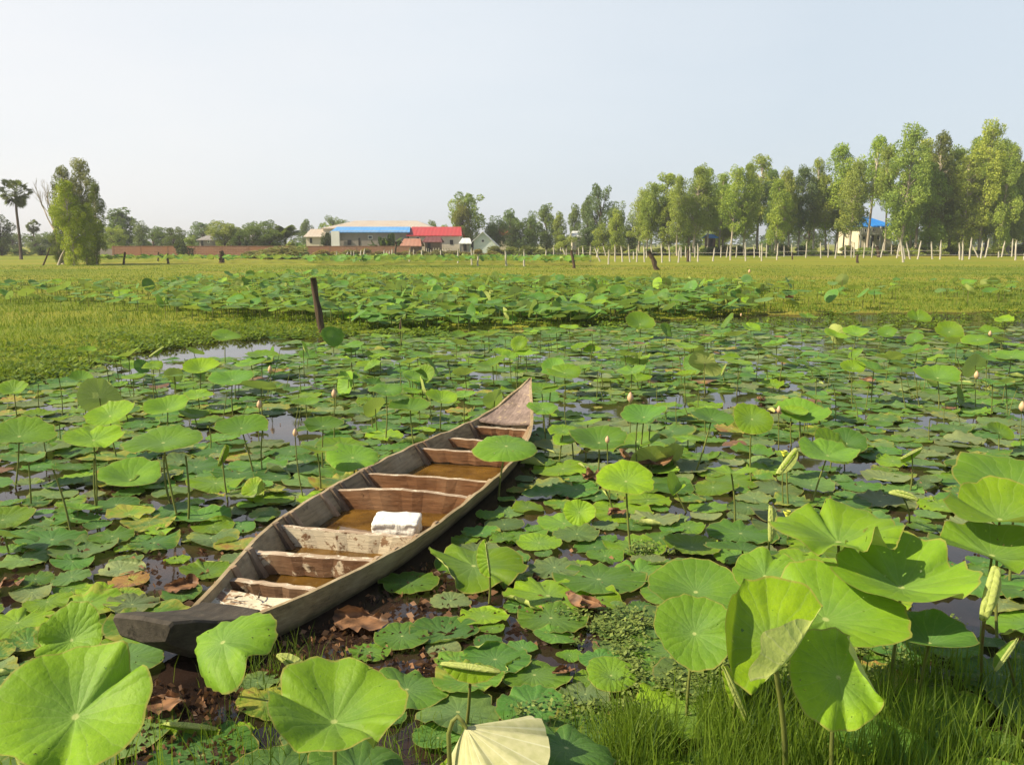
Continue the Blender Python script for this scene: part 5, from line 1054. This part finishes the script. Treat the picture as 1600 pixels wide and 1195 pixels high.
for (x, t, w_, dep, c, lab) in SH: tree(SHR[x % 4], x, t, w_, dep, 9.5, lab, 'shrub', c, 'shrub', 'shrubs in the field', parts=('stem', 'foliage'))
hx = [x for x in range(10, 175, 26)] + list(range(770, 1630, 24)); hn = 0
for x in hx:
    if x < 700: hn += 0
    lab = f'low hedge shrub behind the fence, {ordw(hx.index(x) - 6)} from its left end' if x > 700 else f'dim low shrub at far left, {ordw(hx.index(x) + 1)} from the left edge'
    tree(SHR[R_.randrange(4)], x + R_.uniform(-5, 5), R_.uniform(374, 387) if x > 700 else R_.uniform(376, 386), R_.uniform(34, 50), R_.uniform(126, 134) if x > 700 else 134, 9.5, lab, 'shrub', R_.choice((OG, MG, DG, OG)) if x > 700 else DG, 'shrub', 'low shrubs lining the field', parts=('stem', 'foliage'))
for k, x in enumerate(range(505, 770, 22)): tree(SHR[k % 4], x, R_.uniform(384, 389), R_.uniform(30, 46), R_.uniform(116, 124), 9.5, f'straw coloured low brush before the buildings, {ordw(k + 1)} from the warehouse end', 'shrub', (.26, .22, .07, 1), 'shrub', 'low shrubs lining the field', parts=('stem', 'foliage'))
# vine covered tree group and the leafless tree at the left
VT = [(136, 246, 46, 97, (.26, .28, .12, 1), 9, 'tall tree with thin brownish top behind the vine covered one'), (106, 258, 40, 96, (.17, .20, .06, 1), 9, 'brownish green tree left of the tall brownish topped one'), (150, 285, 28, 95, (.10, .13, .03, 1), 7, 'dark narrow right edge of the vine covered clump'), (115, 280, 46, 91, (.34, .41, .03, 1), 7, 'bright yellow-green vine covered tree at left'), (136, 318, 38, 93, (.30, .36, .03, 1), 7, 'leafy tree leaning on the vine covered one from the right'), (92, 358, 24, 94, (.16, .22, .05, 1), 8, 'small sprouting tree at the left foot of the clump')]
for (x, t, w_, dep, c, v, lab) in VT: tree(EUC[v], x, t, w_ * 1.1, dep * .81, 2.9, lab, 'leafy_tree', c, group='clump of trees at the left')
def limb(m, a, d, L, r, dep_, rg):
    b = a + d * L; mid = a + d * L * .5 + Vector((rg.uniform(-1, 1), rg.uniform(-1, 1), 0)) * L * .06; m.tube([a, mid, b], [r, r * .8, r * .55], 5)
    if dep_ > 0:
        for _ in range(3 if dep_ > 1 else 4):
            e_ = (d + Vector((rg.uniform(-.45, .45), rg.uniform(-.45, .45), rg.uniform(0, .5)))).normalized(); limb(m, a.lerp(b, rg.uniform(.55, 1)), e_, L * rg.uniform(.40, .62), r * .5, dep_ - 1, rg)
m = MB(); b = at_depth(98, 404, 78); b.z = 0; limb(m, Vector((0, 0, -.2)), Vector((-.16, 0, 1)).normalized(), 4.6, .14, 4, random.Random(8)); root = empty('leafless_tree', b); m.build('trunk', M['bark_pale'], root, True); tag(root, 'grey leafless tree with thin branches left of the vine covered tree', 'tree')
m = MB(); b = at_depth(90, 412, 75); b.z = 0; m.tube([(0, 0, -.1), (.4, 0, .8), (.85, .1, 1.6), (1.2, 0, 2.1)], [.14, .12, .10, .06], 7); o = m.build('fallen_trunk', M['bark_pale'], None, True, b); tag(o, 'pale leaning dead trunk at the foot of the vine covered tree', 'trunk')
m = MB(); b = at_depth(66, 415, 74); b.z = 0; m.tube([(0, 0, -.1), (.5, 0, .9), (.75, 0, 1.5)], [.08, .07, .04], 6); o = m.build('leaning_stick', M['post_dark'], None, True, b); tag(o, 'dark slanting stick left of the leaning dead trunk', 'stick')
# sugar palms
def fan_palm(px, top, crown_px, depth, label, trunk_top=None):
    b = at_depth(px, 404, depth); b.z = 0; hc = at_depth(px, top + crown_px / 2, depth).z; Rc = crown_px / 2 * depth / F; root = empty('sugar_palm', b); m = MB()
    m.tube([(0, 0, -.2), (.05, 0, hc * .3), (-.05, 0, hc * .7), (0, 0, hc)], [.2, .15, .13, .13], 9); m.build('trunk', M['bark_dark'], root, True)
    V = []; T = []; vr = []; rg = random.Random(int(px))
    for k in range(64):
        d = Vector((rg.gauss(0, 1), rg.gauss(0, 1), rg.gauss(0, 1))).normalized(); pl = Rc * rg.uniform(.50, .72); c = Vector((0, 0, hc)) + d * pl; fr_ = Rc * rg.uniform(.26, .38); side = d.cross(Vector((0, 0, 1)))
        side = side.normalized() if side.length > .1 else Vector((1, 0, 0)); up = side.cross(d).normalized(); tw = rg.uniform(-.8, .8); s2 = side * math.cos(tw) + up * math.sin(tw); v_ = rg.uniform(0, 1)
        q0 = Vector((0, 0, hc)); e_ = s2 * .025; kq = len(V); V += [q0 - e_, q0 + e_, c + e_, c - e_]; T.append((kq, kq + 1, kq + 2, kq + 3)); vr += [v_] * 4
        for j in range(13):
            a = (j - 6) / 6 * 1.9; dr = (d * math.cos(a) + s2 * math.sin(a)); nrm = d.cross(s2); tip = c + dr * fr_ + Vector((0, 0, -.12 * fr_)) + nrm * rg.uniform(-.1, .1) * fr_; wv = dr.cross(nrm) * fr_ * .11; kq = len(V)
            V += [c, c + (tip - c) * .6 + wv, tip, c + (tip - c) * .6 - wv]; T.append((kq, kq + 1, kq + 2, kq + 3)); vr += [v_] * 4
    o = link('crown', npmesh('crown', np.array([tuple(q) for q in V]), np.array(T), M['foliage'], False, {'var': ('FLOAT', np.array(vr))}), root); o.color = (.045, .06, .022, 1); tag(root, label, 'palm')
fan_palm(33, 275, 50, 100, 'tall sugar palm with round fan crown at the far left'); fan_palm(56, 341, 24, 170, 'small distant sugar palm right of the tall one')
def frond_palm(px, top, wpx, depth, name, label, col, nf=18, basey=402, upright=.5, lw=.05, trunk=.4):
    b = at_depth(px, basey, depth); b.z = 0; h = at_depth(px, top, depth).z; hc = h * trunk; Rc = wpx / 2 * depth / F; root = empty(name, b); m = MB(); m.tube([(0, 0, -.2), (0, 0, hc)], [.22, .16], 7); m.build('trunk', M['bark_dark'], root, True)
    rg = random.Random(int(px)); V = []; T = []; vr = []
    for k in range(nf):
        a = 6.28 * k / nf + rg.uniform(-.2, .2); el = rg.uniform(.3, 1.45) * (.6 + upright * .6); L_ = math.hypot(Rc, h - hc) * rg.uniform(.7, 1.); d = Vector((math.cos(a) * math.cos(el), math.sin(a) * math.cos(el), math.sin(el))); v_ = rg.uniform(0, 1); prev = None
        for j in range(15):
            t = j / 14; p = Vector((0, 0, hc)) + d * L_ * t + Vector((0, 0, -.42 * L_ * t * t)); 
            if prev is not None:
                dr = (p - prev).normalized(); sd_ = dr.cross(Vector((0, 0, 1))).normalized()
                for s_ in (-1, 1):
                    ll = L_ * (.24 if lw < .1 else .14) * math.sin(math.pi * min(1, t + .08)) ** .5; tip = p + sd_ * s_ * ll + dr * ll * .5 + Vector((0, 0, -ll * .45)); kq = len(V); wv = dr * L_ * lw * .5; V += [p - wv, p + wv, tip + wv * .3, tip - wv * .3]; T.append((kq, kq + 1, kq + 2, kq + 3)); vr += [v_] * 4
            prev = p
    o = link('crown', npmesh('crown', np.array([tuple(q) for q in V]), np.array(T), M['foliage'], False, {'var': ('FLOAT', np.array(vr))}), root); o.color = (*col, 1); tag(root, label, 'palm' if 'palm' in name else 'banana plant')
frond_palm(447, 333, 50, 140, 'coconut_palm', 'bushy coconut palm left of the warehouse', (.07, .10, .03), 26)
for k, (x, t, w_) in enumerate([(598, 356, 34), (612, 352, 36), (588, 366, 28), (625, 366, 26), (606, 368, 34)]): frond_palm(x, t, w_, 136, 'banana_plant', ['left banana plant in front of the warehouse', 'tallest banana plant in front of the warehouse', 'smallest leftmost banana plant before the blue roof', 'right banana plant beside the red roof', 'front middle banana plant of the warehouse clump'][k], (.055, .10, .025), 14, upright=.8, lw=.14, trunk=.25)
frond_palm(470, 372, 34, 128, 'banana_plant', 'bright banana plant right of the coconut palm', (.10, .19, .03), 12, upright=.8, lw=.14, trunk=.2)
# far woods closing the horizon
cl = []; rg = random.Random(3)
for k in range(420): x = rg.uniform(-330, 330); y = rg.uniform(400, 440); cl.append((x, y, rg.uniform(1.5, 4.4), rg.uniform(2.2, 4.2), .9))
me = crown_mesh(cl, 16000, .9, .1, 99, .6); me.name = 'far_woods'; o = link('far_woods', me); o.color = (.07, .11, .05, 1); tag(o, 'low far-off wood along the horizon', 'wood', kind='stuff')

# ------------------------------------------------------------------ walls and buildings
def W(px, py, D): return at_depth(px, py, D)
D = 130
a, b = W(176, 385, D), W(640, 387, D); m = MB(); m.box(0, 0, -.1, b.x - a.x, .25, a.z); root = empty('brick_wall', (a.x, D, 0)); m.build('wall', M['brick'], root)
m = MB()
for k in range(12): x = (b.x - a.x) * k / 11; m.box(x - .12, -.03, -.1, x + .12, .28, a.z + .03)
m.build('piers', M['brick'], root); m = MB(); m.box(-.1, -.03, a.z, b.x - a.x + .1, .28, a.z + .05); m.build('coping', M['brick'], root)
tag(root, 'long low orange brick wall across the left background', 'wall')
a = W(140, 389, D + 1); b = W(176, 389, D + 1); m = MB(); m.box(0, 0, -.1, b.x - a.x, .25, a.z); tag(m.build('block_wall', M['wall_grey'], None, False, (a.x, D + 1, 0)), 'short grey wall continuing the brick wall to the left', 'wall')
def gable(name, x0, x1, ye, yr, D0, dep, wall, roof, label, hip=0., yb=None, over=.4, openings=(), cat='house', ridge='x', flat_roof=False):
    """x0..x1 px front; ye eave px; yr ridge px"""
    D = D0 * 1.16; a, b = W(x0, ye, D), W(x1, ye, D); zr = W(x0, yr, D + dep / 2).z; wd = b.x - a.x; ze = a.z; root = empty(name, (a.x, D, 0))
    m = MB(); m.box(0, 0, -.2, wd, dep, ze)
    if ridge == 'y': m.add([(0, 0, ze), (wd, 0, ze), (wd / 2, 0, zr - .1), (0, dep, ze), (wd, dep, ze), (wd / 2, dep, zr - .1)], [(0, 1, 2), (3, 5, 4), (0, 2, 5, 3), (1, 4, 5, 2)])
    elif hip == 0: m.add([(0, 0, ze), (0, dep, ze), (0, dep / 2, zr - .1), (wd, 0, ze), (wd, dep, ze), (wd, dep / 2, zr - .1)], [(0, 2, 1), (3, 4, 5), (0, 3, 5, 2), (1, 2, 5, 4)])
    m.build('wall', wall, root); o = over; m = MB(); t = .12; h = hip
    if ridge == 'y': top = [(-o, -o, ze - .15), (wd / 2, -o, zr), (wd + o, -o, ze - .15), (-o, dep + o, ze - .15), (wd / 2, dep + o, zr), (wd + o, dep + o, ze - .15)]; fc = [(0, 1, 4, 3), (1, 2, 5, 4)]
    else: top = [(-o, -o, ze - .1), (h, dep / 2, zr), (-o, dep + o, ze - .1), (wd + o, -o, ze - .1), (wd - h, dep / 2, zr), (wd + o, dep + o, ze - .1)]; fc = [(0, 3, 4, 1), (1, 4, 5, 2)] + ([(0, 1, 2), (3, 5, 4)] if hip else [])
    vs = top + [(x, y, z - t) for x, y, z in top]; fs = list(fc) + [tuple(i + 6 for i in reversed(f)) for f in fc]
    bd = [(0, 3), (3, 5), (5, 2), (2, 0)] if ridge == 'x' else [(0, 1), (1, 2), (2, 5), (5, 4), (4, 3), (3, 0)]
    if ridge == 'x' and not hip: bd = [(0, 3), (3, 4), (4, 5), (5, 2), (2, 1), (1, 0)]
    fs += [(i, j, j + 6, i + 6) for i, j in bd]
    m.add(vs, fs); m.build('roof', roof, root)
    for (kind, ox0, oy0, ox1, oy1) in openings:
        p, q_ = W(ox0, oy0, D), W(ox1, oy1, D); m = MB(); m.box(p.x - a.x, -.06, max(q_.z, .02), q_.x - a.x, .05, p.z); oo = m.build(kind, M['dark'] if kind != 'window' else M['wall_white'], root)
        if kind == 'window': m = MB(); m.box(p.x - a.x + .08, -.075, q_.z + .08, q_.x - a.x - .08, -.05, p.z - .08); m.build('pane', M['glass'], oo)
    tag(root, label, cat); return root, a
gable('warehouse', 505, 676, 356, 345, 138, 22, M['wall_cream'], M['roof_cream'], 'long warehouse with wide cream hipped roof', hip=4, openings=[('door', 508, 364, 515, 382)], cat='warehouse')
r_, a = gable('shed', 520, 637, 361.5, 354.5, 122, 7, M['wall_grey'], M['roof_blue'], 'long grey shed with light blue roof in front of the warehouse', cat='shed', openings=[('door', 543, 375, 549, 383), ('doorway', 560, 372, 563, 384), ('window', 575, 368, 582, 374)])
a = W(516, 362, 140); b = W(529, 362, 140); m = MB(); m.box(0, 0, -.1, b.x - a.x, .5, a.z + .1); tag(m.build('end_wall', M['wall_white'], None, False, (a.x, 140.5, 0)), 'white end wall at the left of the long grey shed', 'wall')
gable('red_roof_house', 639, 718, 367, 354.5, 122, 9, M['wall_cream'], M['roof_red'], 'cream house under a long bright red roof', openings=[('window', 650, 370, 656, 375), ('door', 703, 375, 708, 382), ('window', 680, 370, 685, 375)])
gable('outbuilding', 779, 800, 366, 354.5, 146, 8, M['wall_cream'], M['roof_red'], 'half hidden building with red roof behind dark trees', cat='building', openings=[('door', 785, 370, 789, 380)])
gable('shack', 629, 655, 383, 373, 116, 4, M['wall_wood'], M['roof_rust'], 'low shack with rusty orange roof', cat='shack', openings=[('doorway', 634, 385, 640, 396)]); gable('shack', 664, 687, 377, 370, 117.5, 4, M['wall_wood'], M['roof_dark'], 'low shack with dark red roof right of the rusty one', cat='shack', openings=[('doorway', 668, 379, 673, 392)])
gable('white_shed', 733, 776, 384, 362, 117, 8, M['wall_pale'], M['roof_white'], 'white gabled shed with grey roof edge', ridge='y', cat='shed', openings=[('doorway', 736, 374, 740, 392), ('window', 752, 374, 757, 379)])
gable('lean_to', 721, 733, 379, 372, 116.5, 4, M['wall_grey'], M['roof_white'], 'small pale lean-to against the white gabled shed', cat='shed', openings=[('doorway', 724, 381, 729, 392)])
gable('cream_shed', 478, 504, 369, 358, 136, 8, M['wall_cream'], M['roof_cream'], 'small cream shed left of the warehouse', cat='shed', openings=[('door', 484, 372, 488, 380)])
gable('hut', 311, 331, 374, 364, 134, 8, M['wall_grey'], M['roof_grey'], 'grey hut with pointed thatch roof behind the brick wall', hip=1.1, cat='hut', openings=[('door', 314, 376, 318, 385), ('window', 324, 376, 328, 380)])
gable('hut', 380, 393, 374, 365, 134, 7, M['wall_grey'], M['roof_grey'], 'darker hut half hidden by trees right of the pointed one', hip=.6, cat='hut', openings=[('door', 382, 376, 386, 385)])
gable('far_house', 896, 915, 369, 361, 136, 6, M['wall_cream'], M['roof_white'], 'far house with white roof showing between trees', openings=[('window', 902, 371, 906, 375)])
gable('blue_tarp_stall', 1108, 1118, 370, 366, 116, 3, M['wall_wood'], M['roof_blue2'], 'tiny stall with bright blue cover behind the fence', cat='stall', openings=[('doorway', 1109, 374, 1113, 390)])
# two storey house with bright blue roof
D = 124 * 1.16; root, a = gable('blue_roof_house', 1343, 1394, 353, 339, 124, 9, M['wall_lemon'], M['roof_blue2'], 'two storey cream house with bright blue roof behind the eucalyptus row', hip=2.2, over=.7, openings=[('window', 1349, 357, 1354, 363), ('window', 1362, 357, 1368, 363), ('window', 1382, 356, 1388, 364), ('window', 1347, 369, 1352, 375), ('doorway', 1358, 368, 1364, 384), ('window', 1370, 368, 1376, 375), ('window', 1386, 368, 1391, 375)])
p = W(1338, 365.5, D); q_ = W(1372, 365.5, D); m = MB(); m.box(p.x - a.x, -1.6, p.z - .15, q_.x - a.x, -.002, p.z); bal = m.build('balcony', M['wall_white'], root)
m = MB(); m.box(p.x - a.x, -1.6, p.z + .85, q_.x - a.x, -1.52, p.z + .93)
for k in range(12): x = p.x - a.x + .04 + (q_.x - p.x - .08) * k / 11; m.box(x - .03, -1.59, p.z, x + .03, -1.53, p.z + .85)
m.build('railing', M['wall_white'], bal)
for k in range(3): x = p.x - a.x + .1 + (q_.x - p.x - .4) * k / 2; m = MB(); m.box(x, -1.55, -.1, x + .2, -1.35, p.z - .15); m.box(x, -1.55, p.z + .001, x + .2, -1.35, W(1340, 353, D).z - .1); m.build('column', M['wall_white'], root)

assign()

# ------------------------------------------------------------------ haze: real air over the whole place
x0, x1, y0, y1 = gx[0] - 20, gx[-1] + 20, gy[0] - 20, gy[-1] + 20
m = MB(); m.box(x0, y0, -1.4, x1, y1, 26)
hm = bpy.data.materials.new('haze'); hm.use_nodes = True; ht = hm.node_tree; ht.nodes.clear(); ho = ht.nodes.new('ShaderNodeOutputMaterial'); pv = ht.nodes.new('ShaderNodeVolumePrincipled')
pv.inputs['Color'].default_value = (.97, .98, 1, 1); pv.inputs['Density'].default_value = .00055; pv.inputs['Anisotropy'].default_value = .3; ht.links.new(pv.outputs[0], ho.inputs['Volume'])
tag(m.build('haze', hm), 'thin pale haze over the whole field', 'haze', kind='stuff')
